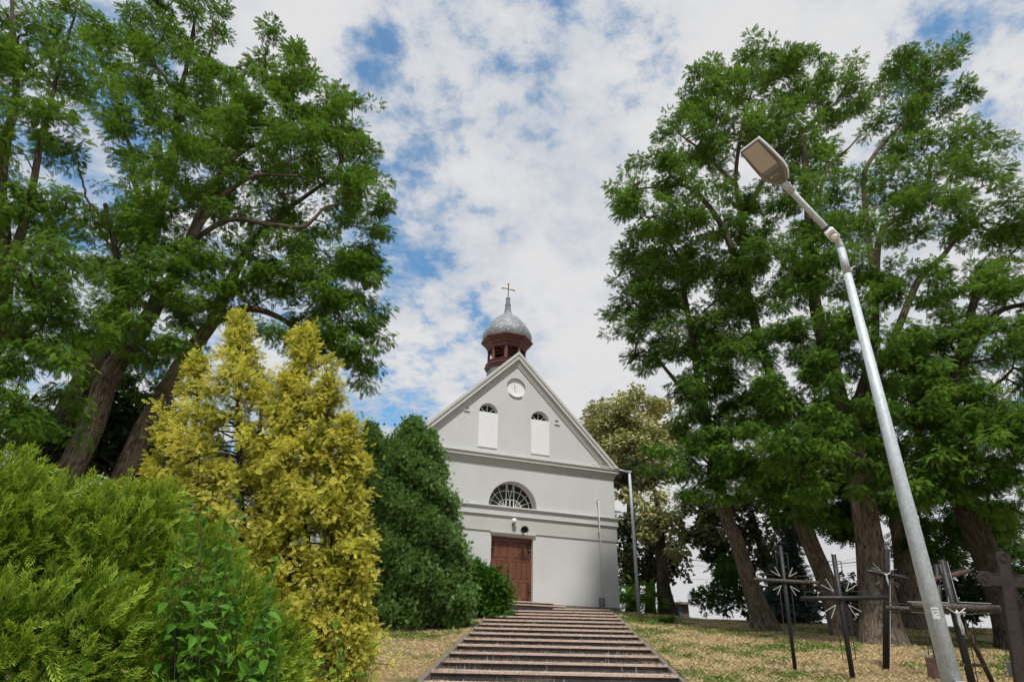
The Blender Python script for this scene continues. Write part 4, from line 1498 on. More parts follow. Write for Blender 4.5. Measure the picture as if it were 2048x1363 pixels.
GU = 'dark bushes in the shade of the trees'
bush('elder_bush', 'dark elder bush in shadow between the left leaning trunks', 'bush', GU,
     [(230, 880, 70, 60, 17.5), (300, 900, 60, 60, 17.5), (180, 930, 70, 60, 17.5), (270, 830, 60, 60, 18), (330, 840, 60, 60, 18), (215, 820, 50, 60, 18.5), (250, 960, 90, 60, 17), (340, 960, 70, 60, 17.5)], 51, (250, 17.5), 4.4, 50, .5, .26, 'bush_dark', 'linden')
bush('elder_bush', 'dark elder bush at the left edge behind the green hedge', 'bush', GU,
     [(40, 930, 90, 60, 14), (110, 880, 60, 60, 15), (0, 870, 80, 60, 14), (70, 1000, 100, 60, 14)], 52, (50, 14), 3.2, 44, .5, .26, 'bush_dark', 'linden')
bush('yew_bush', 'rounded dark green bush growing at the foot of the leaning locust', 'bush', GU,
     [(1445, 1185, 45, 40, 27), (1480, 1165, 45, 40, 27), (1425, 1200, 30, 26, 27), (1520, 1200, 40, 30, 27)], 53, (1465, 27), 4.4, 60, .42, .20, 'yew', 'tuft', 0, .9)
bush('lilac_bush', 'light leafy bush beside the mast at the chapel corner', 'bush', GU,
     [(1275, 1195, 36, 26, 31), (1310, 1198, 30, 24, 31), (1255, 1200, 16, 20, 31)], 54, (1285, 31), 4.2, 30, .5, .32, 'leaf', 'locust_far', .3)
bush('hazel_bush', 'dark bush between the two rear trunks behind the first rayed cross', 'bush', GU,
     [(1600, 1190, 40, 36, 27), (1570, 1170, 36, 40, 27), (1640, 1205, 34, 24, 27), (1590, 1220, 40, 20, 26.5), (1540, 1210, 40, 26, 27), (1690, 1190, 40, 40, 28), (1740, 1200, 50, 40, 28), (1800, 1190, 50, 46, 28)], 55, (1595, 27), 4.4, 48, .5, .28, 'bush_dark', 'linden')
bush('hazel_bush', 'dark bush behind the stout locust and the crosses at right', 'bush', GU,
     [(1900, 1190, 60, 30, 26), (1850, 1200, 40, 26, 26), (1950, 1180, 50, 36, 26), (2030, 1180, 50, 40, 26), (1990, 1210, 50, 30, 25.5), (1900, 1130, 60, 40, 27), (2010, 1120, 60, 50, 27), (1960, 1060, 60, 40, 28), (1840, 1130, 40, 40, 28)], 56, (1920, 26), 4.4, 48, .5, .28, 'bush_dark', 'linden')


def conifer(name, label, cat, group, leaders, seed, leaf, tpl, L, nspray=9, elev=.25, droop=.2, stem='twig', Yb=None, tint0=.45, jit=.30, inner=.3, dn=.55, clumps=None):
    """leaders: (px, base_py, top_py, Y, profile[(t, r_px)], n_branches)"""
    rng = np.random.default_rng(seed)
    l0 = leaders[0]
    pb = P(l0[0], l0[1], l0[3])
    root = thing(name, label, cat, (pb[0], pb[1], G(pb[0], pb[1])), 0, group)
    wood = TubeSet()
    parts = []
    for (px, bpy_, tpy, Y, prof, nb) in leaders:
        top = P(px, tpy, Y)
        bx = P(px if len(prof) else px, bpy_, Y)
        base = np.array([bx[0], Y, G(bx[0], Y)])
        H = top - base
        hz = np.linspace(0, 1, 14)
        stem_pts = base + hz[:, None] * H + rng.normal(size=(14, 3)) * .02
        wood.add(stem_pts, .075 * (1 - hz) ** .8 + .008, 7, .05, 1.0)
        ts_, rs_ = zip(*prof)
        t = rng.random(nb) ** .85
        dp = np.array([depth(base + q * H) for q in t])
        R = np.interp(t, ts_, rs_) / F * dp
        az = rng.random(nb) * 2 * math.pi
        ln = R * (1 - jit * rng.random(nb) ** 1.6) * (.88 + .25 * np.sin(az * 3 + t * 25 + seed)) * (1 + .30 * (rng.random(nb) < .10) * bool(clumps))
        el = elev + rng.normal(size=nb) * .16 + .5 * (t > .9)
        dirs = np.stack([np.cos(az) * np.cos(el), np.sin(az) * np.cos(el), np.sin(el)], -1)
        org = base + t[:, None] * H
        org = org - np.array([0, 0, 1]) * (np.sin(el) * ln * .6)[:, None]
        for i in range(nb):
            if rng.random() < .55:
                s = np.linspace(0, 1, 4)[:, None]
                pp = org[i] + dirs[i] * ln[i] * s + np.array([0, 0, -1]) * (.10 * ln[i] * s ** 2)
                wood.add(pp, np.array([.016, .012, .008, .004]), 4)
        ns = np.maximum(2, (nspray * (.35 + .65 * ln / max(ln.max(), 1e-3)))).astype(int)
        idx = np.repeat(np.arange(nb), ns)
        T = len(idx)
        s = inner + (1 - inner) * rng.random(T) ** .6
        if clumps:
            s = np.where(rng.random(T) < .12, s, np.asarray(clumps)[rng.integers(0, len(clumps), T)] + rng.normal(size=T) * .03)
        pos = org[idx] + dirs[idx] * (ln[idx] * s)[:, None]
        pos[:, 2] -= .10 * ln[idx] * s ** 2
        if clumps:
            pos += rng.normal(size=(T, 3)) * np.array([.075, .075, .055])
        else:
            pos += rng.normal(size=(T, 3)) * (.06 + .06 * s)[:, None]
        d = dirs[idx] + rng.normal(size=(T, 3)) * dn
        d[:, 2] -= droop
        up = np.array([0, 0, 1.0]) + rng.normal(size=(T, 3)) * .5
        tint = tint0 + (rng.normal(size=nb) * .2)[idx] + rng.normal(size=T) * .14
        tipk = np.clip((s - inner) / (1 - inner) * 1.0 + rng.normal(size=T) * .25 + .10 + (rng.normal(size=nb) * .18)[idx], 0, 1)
        pos[:, 2] = np.maximum(pos[:, 2], ground(pos[:, 0], pos[:, 1]) + .05)
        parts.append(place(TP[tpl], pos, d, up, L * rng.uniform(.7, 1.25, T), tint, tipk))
    wood.build('stems', M[stem], root)
    foliage_obj('foliage', M[leaf], root, parts)
    return root


GG = 'golden cypresses left of the stairs'
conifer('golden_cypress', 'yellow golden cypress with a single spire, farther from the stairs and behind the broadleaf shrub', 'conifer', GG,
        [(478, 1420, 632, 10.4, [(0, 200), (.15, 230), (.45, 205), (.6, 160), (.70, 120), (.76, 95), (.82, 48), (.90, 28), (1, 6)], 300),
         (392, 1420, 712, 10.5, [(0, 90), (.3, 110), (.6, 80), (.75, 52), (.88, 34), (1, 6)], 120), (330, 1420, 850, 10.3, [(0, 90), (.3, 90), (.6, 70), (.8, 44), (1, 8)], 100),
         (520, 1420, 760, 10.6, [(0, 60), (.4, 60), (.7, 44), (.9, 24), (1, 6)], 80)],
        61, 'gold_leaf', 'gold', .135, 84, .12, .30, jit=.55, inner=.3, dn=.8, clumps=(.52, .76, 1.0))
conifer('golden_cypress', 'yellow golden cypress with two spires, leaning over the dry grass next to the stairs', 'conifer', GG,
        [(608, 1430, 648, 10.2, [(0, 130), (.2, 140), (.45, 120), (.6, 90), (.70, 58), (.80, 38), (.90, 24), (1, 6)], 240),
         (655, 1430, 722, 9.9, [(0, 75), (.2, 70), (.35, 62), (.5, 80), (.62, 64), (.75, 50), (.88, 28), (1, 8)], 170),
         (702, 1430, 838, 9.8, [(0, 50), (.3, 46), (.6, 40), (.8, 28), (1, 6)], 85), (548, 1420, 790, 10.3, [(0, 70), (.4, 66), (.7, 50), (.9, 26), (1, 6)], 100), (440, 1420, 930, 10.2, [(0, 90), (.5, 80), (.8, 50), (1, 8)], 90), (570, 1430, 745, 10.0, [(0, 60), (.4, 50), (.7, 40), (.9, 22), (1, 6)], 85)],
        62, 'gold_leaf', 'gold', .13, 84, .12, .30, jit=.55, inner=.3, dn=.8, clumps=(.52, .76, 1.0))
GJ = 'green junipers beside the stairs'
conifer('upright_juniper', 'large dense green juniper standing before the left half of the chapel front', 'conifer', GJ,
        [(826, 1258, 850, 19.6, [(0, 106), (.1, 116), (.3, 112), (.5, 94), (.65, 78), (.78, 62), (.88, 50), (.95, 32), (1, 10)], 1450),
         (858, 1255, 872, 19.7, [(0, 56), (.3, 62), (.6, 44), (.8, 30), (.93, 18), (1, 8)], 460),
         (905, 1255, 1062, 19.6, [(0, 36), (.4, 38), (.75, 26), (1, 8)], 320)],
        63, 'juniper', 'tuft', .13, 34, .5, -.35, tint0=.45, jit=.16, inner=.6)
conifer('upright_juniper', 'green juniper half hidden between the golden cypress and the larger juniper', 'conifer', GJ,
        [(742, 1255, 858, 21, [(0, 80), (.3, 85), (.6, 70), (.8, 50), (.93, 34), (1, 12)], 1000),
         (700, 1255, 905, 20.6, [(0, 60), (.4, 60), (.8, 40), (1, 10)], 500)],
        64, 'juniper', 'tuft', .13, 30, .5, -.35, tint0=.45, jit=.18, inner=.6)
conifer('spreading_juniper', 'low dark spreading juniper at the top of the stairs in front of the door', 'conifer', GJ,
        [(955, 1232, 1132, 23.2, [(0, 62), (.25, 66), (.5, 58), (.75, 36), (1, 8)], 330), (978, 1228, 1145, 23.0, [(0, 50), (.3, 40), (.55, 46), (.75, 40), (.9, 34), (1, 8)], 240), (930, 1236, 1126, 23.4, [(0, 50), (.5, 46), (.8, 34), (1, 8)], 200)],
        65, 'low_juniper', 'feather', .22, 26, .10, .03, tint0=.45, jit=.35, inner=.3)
conifer('blue_spruce', 'narrow young blue spruce behind the first rayed cross', 'conifer', None,
        [(1575, 1235, 1062, 25, [(0, 60), (.3, 46), (.6, 28), (.85, 12), (1, 3)], 420)],
        66, 'spruce', 'feather', .34, 9, -.15, .25, tint0=.4)


def make_thuja():
    rng = np.random.default_rng(71)
    blobs = [(30, 1120, 110, 170, 5.6), (-60, 1150, 120, 220, 5.4), (140, 1135, 120, 165, 5.9), (240, 1150, 90, 175, 6.0), (90, 1330, 230, 170, 5.3), (270, 1320, 110, 140, 5.7), (400, 1370, 100, 70, 5.6), (500, 1385, 80, 56, 5.7), (-80, 1340, 150, 160, 5.2), (5, 985, 55, 75, 5.5), (300, 1040, 50, 60, 6.2), (380, 1180, 90, 130, 6.3), (470, 1270, 80, 100, 6.2), (540, 1320, 60, 60, 6.1)]
    p = P(150, 1363, 5.6)
    root = thing('thuja_hedge', 'bright green feathery thuja hedge filling the bottom left corner', 'hedge', (p[0], 5.6, G(p[0], 5.6)))
    wood = TubeSet()
    parts = []
    base = np.array([p[0], 5.6, G(p[0], 5.6)])
    for (px, py, rx, ry, Y) in blobs:
        c = P(px, py, Y)
        dp = depth(c)
        ax, ay = rx / F * dp, ry / F * dp
        az = .5 * (ax + ay)
        n = int(4300 * ax * ay + 240)
        u = unit(rng.normal(size=(n, 3)))
        u[:, 2] = np.where(rng.random(n) < .2, np.abs(u[:, 2]), u[:, 2])
        r = .40 + .60 * rng.random(n) ** .5
        off = u * r[:, None]
        pos = c + off[:, :1] * ax * R_ + off[:, 1:2] * ay * U_ + off[:, 2:3] * az * W_
        outd = unit(pos - c)
        d = outd * .8 + np.array([.25, -.1, .45]) + rng.normal(size=(n, 3)) * .42
        up = outd * .7 + np.array([0, 0, .5]) + rng.normal(size=(n, 3)) * .5
        tint = .42 + rng.normal(size=n) * .2
        tint = np.where(rng.random(n) < .03, .99, np.minimum(tint, .95))
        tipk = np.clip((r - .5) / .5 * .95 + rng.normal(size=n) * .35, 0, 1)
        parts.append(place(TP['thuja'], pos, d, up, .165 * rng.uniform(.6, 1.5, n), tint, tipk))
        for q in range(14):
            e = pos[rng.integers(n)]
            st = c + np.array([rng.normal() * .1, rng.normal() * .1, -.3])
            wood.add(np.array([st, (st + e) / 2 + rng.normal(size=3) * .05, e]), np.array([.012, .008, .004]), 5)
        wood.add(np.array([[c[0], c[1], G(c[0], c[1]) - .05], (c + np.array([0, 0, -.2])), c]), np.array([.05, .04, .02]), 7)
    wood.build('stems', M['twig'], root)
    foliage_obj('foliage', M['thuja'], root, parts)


make_thuja()


def leafy_stems(name, label, cat, base_px, Y, tips, seed, Lf, per, mat='broad', group=None):
    """shrub of upright stems carrying opposite pointed leaves"""
    rng = np.random.default_rng(seed)
    p = P(base_px, 1363, Y)
    b = np.array([p[0], Y, G(p[0], Y)])
    root = thing(name, label, cat, b, 0, group)
    wood = TubeSet()
    pos, dirs, ups, sc = [], [], [], []
    tips = [(a + rng.normal() * 16, b_ + rng.normal() * 20 + 10, c + rng.normal() * .15) for (a, b_, c) in tips]
    for (px, py, dY) in tips:
        e = P(px, py, Y + dY)
        s = b + np.array([(e[0] - b[0]) * .55 + rng.normal() * .05, dY * .5, 0])
        s[2] = G(s[0], s[1]) - .03
        mid = s + (e - s) * .55 + np.array([rng.normal() * .06, rng.normal() * .06, .05])
        pts = np.array(catmull([s, mid, e], 8))
        wood.add(pts, np.linspace(.006, .002, len(pts)), 5)
        n = per
        for q in range(n):
            t = .22 + .78 * q / (n - 1)
            i = min(int(t * (len(pts) - 1)), len(pts) - 2)
            ax = unit(pts[i + 1] - pts[i])
            az = q * 1.571 + rng.normal() * .3
            for sgn in (0, math.pi):
                rd = np.array([math.cos(az + sgn), math.sin(az + sgn), 0])
                d = rd * (1.0 if q < n - 1 else .6) + ax * (-.15 if q < n - 1 else .8) + rng.normal(size=3) * .2
                pos.append(pts[i] + rd * .01)
                dirs.append(d)
                ups.append(ax * .7 + rd * .7 + rng.normal(size=3) * .3)
                sc.append(Lf * rng.uniform(.65, 1.15) * (1 if q < n - 2 else .75))
        for sgn in range(3):
            a = rng.random() * 6.28
            pos.append(e)
            dirs.append(np.array([math.cos(a) * .6, math.sin(a) * .6, .8]))
            ups.append(np.array([-math.cos(a), -math.sin(a), .6]))
            sc.append(Lf * rng.uniform(.4, .7))
    wood.build('stems', M['thuja_stem'] if 'thuja_stem' in M else M['twig'], root)
    T = len(pos)
    foliage_obj('foliage', M[mat], root, [place(TP['broad'], np.array(pos), np.array(dirs), np.array(ups), np.array(sc), .45 + rng.normal(size=T) * .25)])
    return root


_r = random.Random(5)
tips = [(365, 985, 0), (395, 975, .2), (430, 1000, .1), (350, 1040, 0), (410, 1050, -.1), (470, 990, .2), (455, 1060, 0), (500, 1040, .2), (395, 1100, -.2), (350, 1120, 0), (440, 1120, -.2), (490, 1110, 0),
        (540, 1100, .2), (380, 1170, -.2), (430, 1180, -.3), (480, 1180, -.1), (530, 1170, 0), (350, 1200, -.1), (560, 1210, .1), (410, 1230, -.3), (460, 1240, -.3), (510, 1240, -.2), (370, 1260, -.2), (550, 1270, 0),
        (440, 1290, -.3), (490, 1300, -.3), (530, 1310, -.2), (400, 1310, -.3), (575, 1300, 0), (345, 1160, .1), (520, 1130, .1), (470, 1150, .1), (420, 1130, .2), (500, 1200, .1), (450, 1210, .15), (390, 1220, .1), (540, 1230, .2)]
leafy_stems('broadleaf_shrub', 'dark green broadleaf shrub with pointed leaves between the thuja hedge and golden cypress', 'shrub', 455, 5.2, tips, 81, .15, 12)
tips = [(665, 1265, 0), (690, 1250, .1), (705, 1275, 0), (680, 1300, -.1), (715, 1310, .1), (655, 1310, .1), (695, 1335, -.1), (725, 1345, 0), (670, 1345, 0), (640, 1340, .1), (740, 1350, 0)]
leafy_stems('bindweed_plant', 'small dark leafy plant at the foot of the golden cypress by the dry grass', 'plant', 690, 8.4, tips, 82, .13, 5)
tips = [(1070, 1232, 0), (1066, 1238, 0), (1075, 1237, 0)]


def weed(px, py, Y, label, h, n, seed, z=None):
    rng = np.random.default_rng(seed)
    p = P(px, py, Y)
    b = np.array([p[0], Y, G(p[0], Y) if z is None else z])
    root = thing('weed', label, 'weed', b, 0, None)
    a = rng.random(n) * 6.28
    d = np.stack([np.cos(a), np.sin(a), rng.uniform(.3, 1.6, n)], -1)
    up = np.stack([-np.cos(a), -np.sin(a), np.full(n, .8)], -1)
    pos = b + rng.normal(size=(n, 3)) * np.array([.08, .08, 0]) * (h / .3)
    foliage_obj('leaves', M['broad'], root, [place(TP['broad'], pos, d, up, h * rng.uniform(.5, 1.2, n), .45 + rng.normal(size=n) * .25)])


weed(1330, 1240, 22.5, 'dark green weed clump in the lawn near the top of the stairs', .40, 34, 1)
weed(1304, 1244, 21.8, 'small pale weed in the lawn beside the larger clump', .20, 14, 2)
weed(1068, 1238, 20.4, 'green sprig growing from a joint in the steps', .14, 9, 3, Z0 + RISE * 7 - .01)


# ------------------------------------------------------------------ the street lamp
def make_lamp():
    Y = 6.2
    k = Y / 5.5
    x = .623 * Y
    g = G(x, Y)
    top = EYE + .731 * Y
    t = thing('street_lamp', 'tall galvanised street lamp with bent arm and flat LED head beside the stairs', 'street lamp', (x, Y, g))
    h = top - g
    mb = MB()
    r0, r1 = .089, .038
    mb.tube([(0, 0, -.2), (0, 0, h * .5), (0, 0, h - .10)], [r0 + .002, (r0 + r1) / 2, r1 + .002], 28)
    mb.build('pole', M['galv'], t)
    d = Vector((-.669, -.40, .433)).normalized()
    mb = MB()
    mb.tube([(0, 0, h - .45), (0, 0, h - .10)], [r1 + .008, r1 + .006], 24)
    mb.build('sleeve', M['galv'], t)
    B = Vector((0, 0, h))
    e = B + d * (.90 * k)
    mb = MB()
    mb.tube([(0, 0, h - .14), (0, 0, h - .04), B + d * .03, B + d * .10, e - d * .06], [.040, .040, .038, .036, .034], 24)
    for q in (.50, .66):
        mb.tube([B + d * (.90 * k * q), B + d * (.90 * k * q + .006)], .0365, 24)
    mb.build('arm', M['galv'], t)
    # motion sensor box strapped to the arm
    side = d.cross(Vector((0, 0, 1))).normalized()
    dn = side.cross(d).normalized()
    if dn.z > 0:
        dn = -dn
    toc = (Vector((0, 0, EYE)) - Vector((x, Y, g)) - B)
    toc = (toc - d * toc.dot(d)).normalized()
    s2 = d.cross(toc).normalized()
    c = B + d * .16 + toc * .045
    sb = MB()
    hw, hl, rc = .058, .075, .022
    rect = []
    for (cx_, cy_, a0) in ((hw - rc, hl - rc, 0), (-hw + rc, hl - rc, 90), (-hw + rc, -hl + rc, 180), (hw - rc, -hl + rc, 270)):
        rect += [(cx_ + rc * math.cos(math.radians(a0 + q)), cy_ + rc * math.sin(math.radians(a0 + q))) for q in (0, 30, 60, 90)]
    nr = len(rect)
    vs = [c + s2 * p[0] * f_ + d * p[1] * f_ + toc * t_ for (t_, f_) in ((-.01, 1.0), (.045, 1.0), (.06, .86)) for p in rect]
    fs = [tuple(range(nr))[::-1], tuple(2 * nr + i for i in range(nr))]
    fs += [(l * nr + i, l * nr + (i + 1) % nr, (l + 1) * nr + (i + 1) % nr, (l + 1) * nr + i) for l in range(2) for i in range(nr)]
    sb.add(vs, fs)
    s_o = sb.build('sensor_housing', M['plastic_white'], t)
    dome_c = c - d * .018 + toc * .055
    sb = MB()
    ring = [dome_c + (s2 * math.cos(q * .2618) + d * math.sin(q * .2618)) * .046 + toc * .006 for q in range(25)]
    sb.tube(ring, .004, 6, caps=False)
    sb.build('sensor_ring', M['lamp_grey'], s_o)
    sb = MB()
    sb.ball(tuple(dome_c), .043, 18, 12)
    sb.build('sensor_lens', M['opal'], s_o)
    sb = MB()
    sb.tube([B + d * .245, B + d * .268], .046, 20)
    sb.build('strap', M['black_plastic'], s_o)
    # head
    d2 = (d + Vector((0, 0, .035))).normalized()
    X = d2.cross(Vector((0, 0, 1))).normalized()
    N = X.cross(d2).normalized()                  # up side of the head
    mat = Matrix((X, d2, N)).transposed().to_4x4()
    mat.translation = e
    def put(mb):
        mb.v = [tuple(mat @ Vector(v)) for v in mb.v]
        return mb
    Lh = .60 * k / 1.127
    out = [(-.135, Lh), (.135, Lh), (.148, Lh * .82), (.156, Lh * .6), (.160, Lh * .36), (.148, Lh * .20), (.115, .055), (.075, .0), (-.075, .0), (-.115, .055), (-.148, Lh * .20), (-.160, Lh * .36), (-.156, Lh * .6), (-.148, Lh * .82)]
    mb = MB()
    mb.prism(out, 'z', .004, .055)
    sm = [(x_ * .8, .03 + (y_ - .0) * .93) for (x_, y_) in out]
    m = len(out)
    put(mb).build('shell', M['lamp_side'], t, bevel=.01)
    mb = MB()
    inn = [(x_ * .945, Lh * .5 + (y_ - Lh * .5) * .965) for (x_, y_) in out]
    mb.prism(inn, 'z', -.012, .006)
    head = put(mb).build('housing', M['lamp_grey'], t, bevel=.004)
    mb = MB()
    # pale outline bead round the housing cover
    o2 = [(x_ * .84, Lh * .5 + (y_ - Lh * .5) * .90) for (x_, y_) in out]
    o3 = [(x_ * .82, Lh * .5 + (y_ - Lh * .5) * .89) for (x_, y_) in out]
    for i in range(m):
        a, b = o2[i], o2[(i + 1) % m]
        if max(a[1], b[1]) < Lh * .5:
            mb.bar((a[0], a[1], -.0125), (b[0], b[1], -.0125), .003, .003)
    put(mb).build('cover_seam', M['lamp_side'], head)
    mb = MB()
    mb.box(-.108, .108, Lh * .40, Lh * .955, -.017, -.010)
    lens = put(mb).build('lens_plate', M['lens'], head)
    mb = MB()
    for i in range(10):
        for j in range(16):
            cx = -.096 + .192 * i / 9
            cy = Lh * .425 + Lh * .505 * j / 15
            mb.lathe([(.0065, -.017), (.003, -.0205)], 6, (cx, cy, 0), 0, True)
    put(mb).build('led_lenses', M['lens_dot'], lens)
    mb = MB()
    mb.box(-.118, .118, Lh * .315, Lh * .395, -.0135, -.0118)
    put(mb).build('trim_strip', M['zinc'], head)
    # maker's mark on the cover: a pale disc and four letters
    cu = bpy.data.curves.new('mark', 'FONT')
    cu.body = 'LENA'
    cu.size = .030
    cu.align_x = 'LEFT'
    to = bpy.data.objects.new('mark', cu)
    COL.objects.link(to)
    bpy.context.view_layer.update()
    me = bpy.data.meshes.new_from_object(to.evaluated_get(bpy.context.evaluated_depsgraph_get()))
    bpy.data.objects.remove(to)
    bpy.data.curves.remove(cu)
    co = np.zeros(len(me.vertices) * 3)
    me.vertices.foreach_get('co', co)
    co = co.reshape(-1, 3)
    # seen from below: mirror x so that it reads
    new = [tuple(mat @ Vector((.035 - v[0] - .0, Lh * .20 + v[1], -.0127))) for v in co]
    me.vertices.foreach_set('co', np.array(new).ravel())
    me.update()
    me.name = 'maker_mark'
    obj('maker_mark', me, M['logo'], head)
    mb = MB()
    mb.lathe([(.013, -.0130), (.013, -.0122)], 16, (.055, Lh * .20 + .011, 0))
    put(mb).build('mark_disc', M['logo'], head)
    # spigot with tilt joint
    mb = MB()
    mb.tube([e - d * .16, e - d * .0], [.042, .045], 18)
    mb.build('spigot', M['galv'], t)
    mb = MB()
    mb.box(-.04, .04, -.12, .06, -.02, .03)
    put(mb).build('tilt_bracket', M['lamp_grey'], t)
    for sx in (-1, 1):
        mb = MB()
        mb.tube([(sx * .045, -.05, .0), (sx * .058, -.05, .0)], .012, 8)
        put(mb).build('bolt', M['lamp_side'], t)
    # small worn sticker on the pole
    ang0 = math.atan2(-Y, -x)
    zz = EYE + .075 * Y - g
    rr = r0 + (r1 - r0) * (zz / h) + .0015
    st = MB()
    vs, fs = [], []
    for i in range(7):
        a = ang0 - .25 + .75 * i / 6
        for z_ in (zz - .045, zz + .05):
            vs.append((rr * math.cos(a), rr * math.sin(a), z_))
    fs = [(2 * i, 2 * i + 2, 2 * i + 3, 2 * i + 1) for i in range(6)]
    st.add(vs, fs)
    stk = st.build('sticker', M['lamp_side'], t)
    ln = MB()
    for row, (a0, a1) in enumerate(((-.15, .42), (-.05, .38), (.2, .36))):
        vs = []
        for i in range(6):
            a = ang0 + a0 + (a1 - a0) * i / 5
            for z_ in (zz + .026 - row * .024, zz + .034 - row * .024):
                vs.append(((rr + .001) * math.cos(a), (rr + .001) * math.sin(a), z_))
        ln.add(vs, [(2 * i, 2 * i + 2, 2 * i + 3, 2 * i + 1) for i in range(5)])
    ln.build('sticker_print', M['lamp_grey'], stk)
    mb = MB()
    hz = EYE - .02 * Y - g
    mb.box(-.03, .05, -.103, -.085, hz - .16, hz + .06)
    mb.build('service_door', M['galv'], t)


make_lamp()


# ------------------------------------------------------------------ the iron crosses
def corpus(parent, c, s, mat, off, fy=-1):
    """small crucified figure, one continuous skinned body; c = point between the hands, s = height"""
    x, y, z = c
    J = [(x, y, z - .46 * s), (x, y, z - .30 * s), (x, y, z - .12 * s), (x, y, z - .05 * s), (x - .02 * s, y, z + .03 * s),
         (x - .12 * s, y, z - .10 * s), (x - .26 * s, y, z + .0 * s), (x - .40 * s, y, z + .09 * s),
         (x + .12 * s, y, z - .10 * s), (x + .26 * s, y, z + .0 * s), (x + .40 * s, y, z + .09 * s),
         (x - .05 * s, y, z - .52 * s), (x - .04 * s, y - .04 * s, z - .72 * s), (x - .01 * s, y, z - .96 * s),
         (x + .05 * s, y, z - .52 * s), (x + .05 * s, y - .04 * s, z - .72 * s), (x + .015 * s, y, z - .96 * s)]
    E = [(0, 1), (1, 2), (2, 3), (3, 4), (2, 5), (5, 6), (6, 7), (2, 8), (8, 9), (9, 10), (0, 11), (11, 12), (12, 13), (0, 14), (14, 15), (15, 16)]
    Rr = [.085, .075, .085, .04, .065, .045, .033, .024, .045, .033, .024, .06, .045, .025, .06, .045, .025]
    me = bpy.data.meshes.new('figure')
    me.from_pydata([(p[0] - off[0], p[1] - off[1], p[2] - off[2]) for p in J], E, [])
    o = obj('figure', me, mat, parent)
    m = o.modifiers.new('skin', 'SKIN')
    for i, r in enumerate(Rr):
        me.skin_vertices[0].data[i].radius = (r * s, r * s * .8)
    me.skin_vertices[0].data[0].use_root = True
    sub = o.modifiers.new('sub', 'SUBSURF')
    sub.levels = sub.render_levels = 1
    return o


def cross_frame(Y, base_px, top_px, bar_px):
    """post and bar end points of a cross in the plane at distance Y"""
    b = P(base_px[0], base_px[1], Y)
    tp = P(top_px[0], top_px[1], Y)
    g = G(b[0], Y)
    dirv = (tp - b) / (tp[2] - b[2])
    b = tp + dirv * (g - tp[2])
    l = P(bar_px[0], bar_px[1], Y)
    r = P(bar_px[2], bar_px[3], Y)
    return b, tp, l, r


GC = 'old iron crosses on the lawn'


def at_post(b, tp, z):
    return b + (tp - b) * ((z - b[2]) / (tp[2] - b[2]))


def rod_outline(mb, b, tp, l, r, w, zlo, rr):
    """thin rod outline that follows the cross"""
    Yf = .0
    c = at_post(b, tp, (l[2] + r[2]) / 2)
    bx = unit(r - l)
    up = unit(tp - b)
    lo = at_post(b, tp, zlo)
    hi = tp - up * .12
    L_ = l + bx * .10
    R2 = r - bx * .10
    def Q(p, a, q):
        return tuple(p + bx * a + up * q)
    pts = [Q(lo, -w, 0), Q(c, -w, -w), Q(L_, 0, -w), Q(L_, 0, w), Q(c, -w, w), Q(hi, -w, 0), Q(hi, w, 0), Q(c, w, w), Q(R2, 0, w), Q(R2, 0, -w), Q(c, w, -w), Q(lo, w, 0), Q(lo, -w, 0)]
    for a, q in zip(pts, pts[1:]):
        mb.bar(a, q, rr, rr)


def rayed_cross(Y, base, top, bar, label, rad, ray_l, gap, zlo_px, barmat, nray=2):
    b, tp, l, r = cross_frame(Y, base, top, bar)
    t = thing('iron_cross', label, 'cross', (b[0], b[1], b[2]), 0, GC)
    off = t.location
    mb = MB()
    mb.tube([b - np.array([0, 0, .2]), at_post(b, tp, (b[2] + tp[2]) / 2), tp], rad, 12)
    mb.build('post', M['black_pipe'], t, off)
    mb = MB()
    sh = np.array([0, -rad * 1.1, 0])
    mb.tube([l + sh, (l + r) / 2 + sh, r + sh], rad * .92, 12)
    mb.build('crossbar', M[barmat], t, off)
    mb = MB()
    rod_outline(mb, b, tp, l, r, .115, P(base[0], zlo_px, Y)[2], .012)
    mb.build('rod_outline', M['wire'], t, off)
    c = at_post(b, tp, (l[2] + r[2]) / 2)
    bx, up = unit(r - l), unit(tp - b)
    for sx in (-1, 1):
        for sz in (-1, 1):
            for an in (28, 62):
                a_ = math.radians(an)
                st = c + bx * sx * (gap) + up * sz * gap
                en = st + (bx * sx * math.cos(a_) + up * sz * math.sin(a_)) * ray_l
                mb = MB()
                mb.bar(tuple(st + np.array([0, -.03, 0])), tuple(en + np.array([0, -.03, 0])), .011, .011)
                mb.build('ray', M['white_rod'], t, off)
    return t, b, tp, l, r


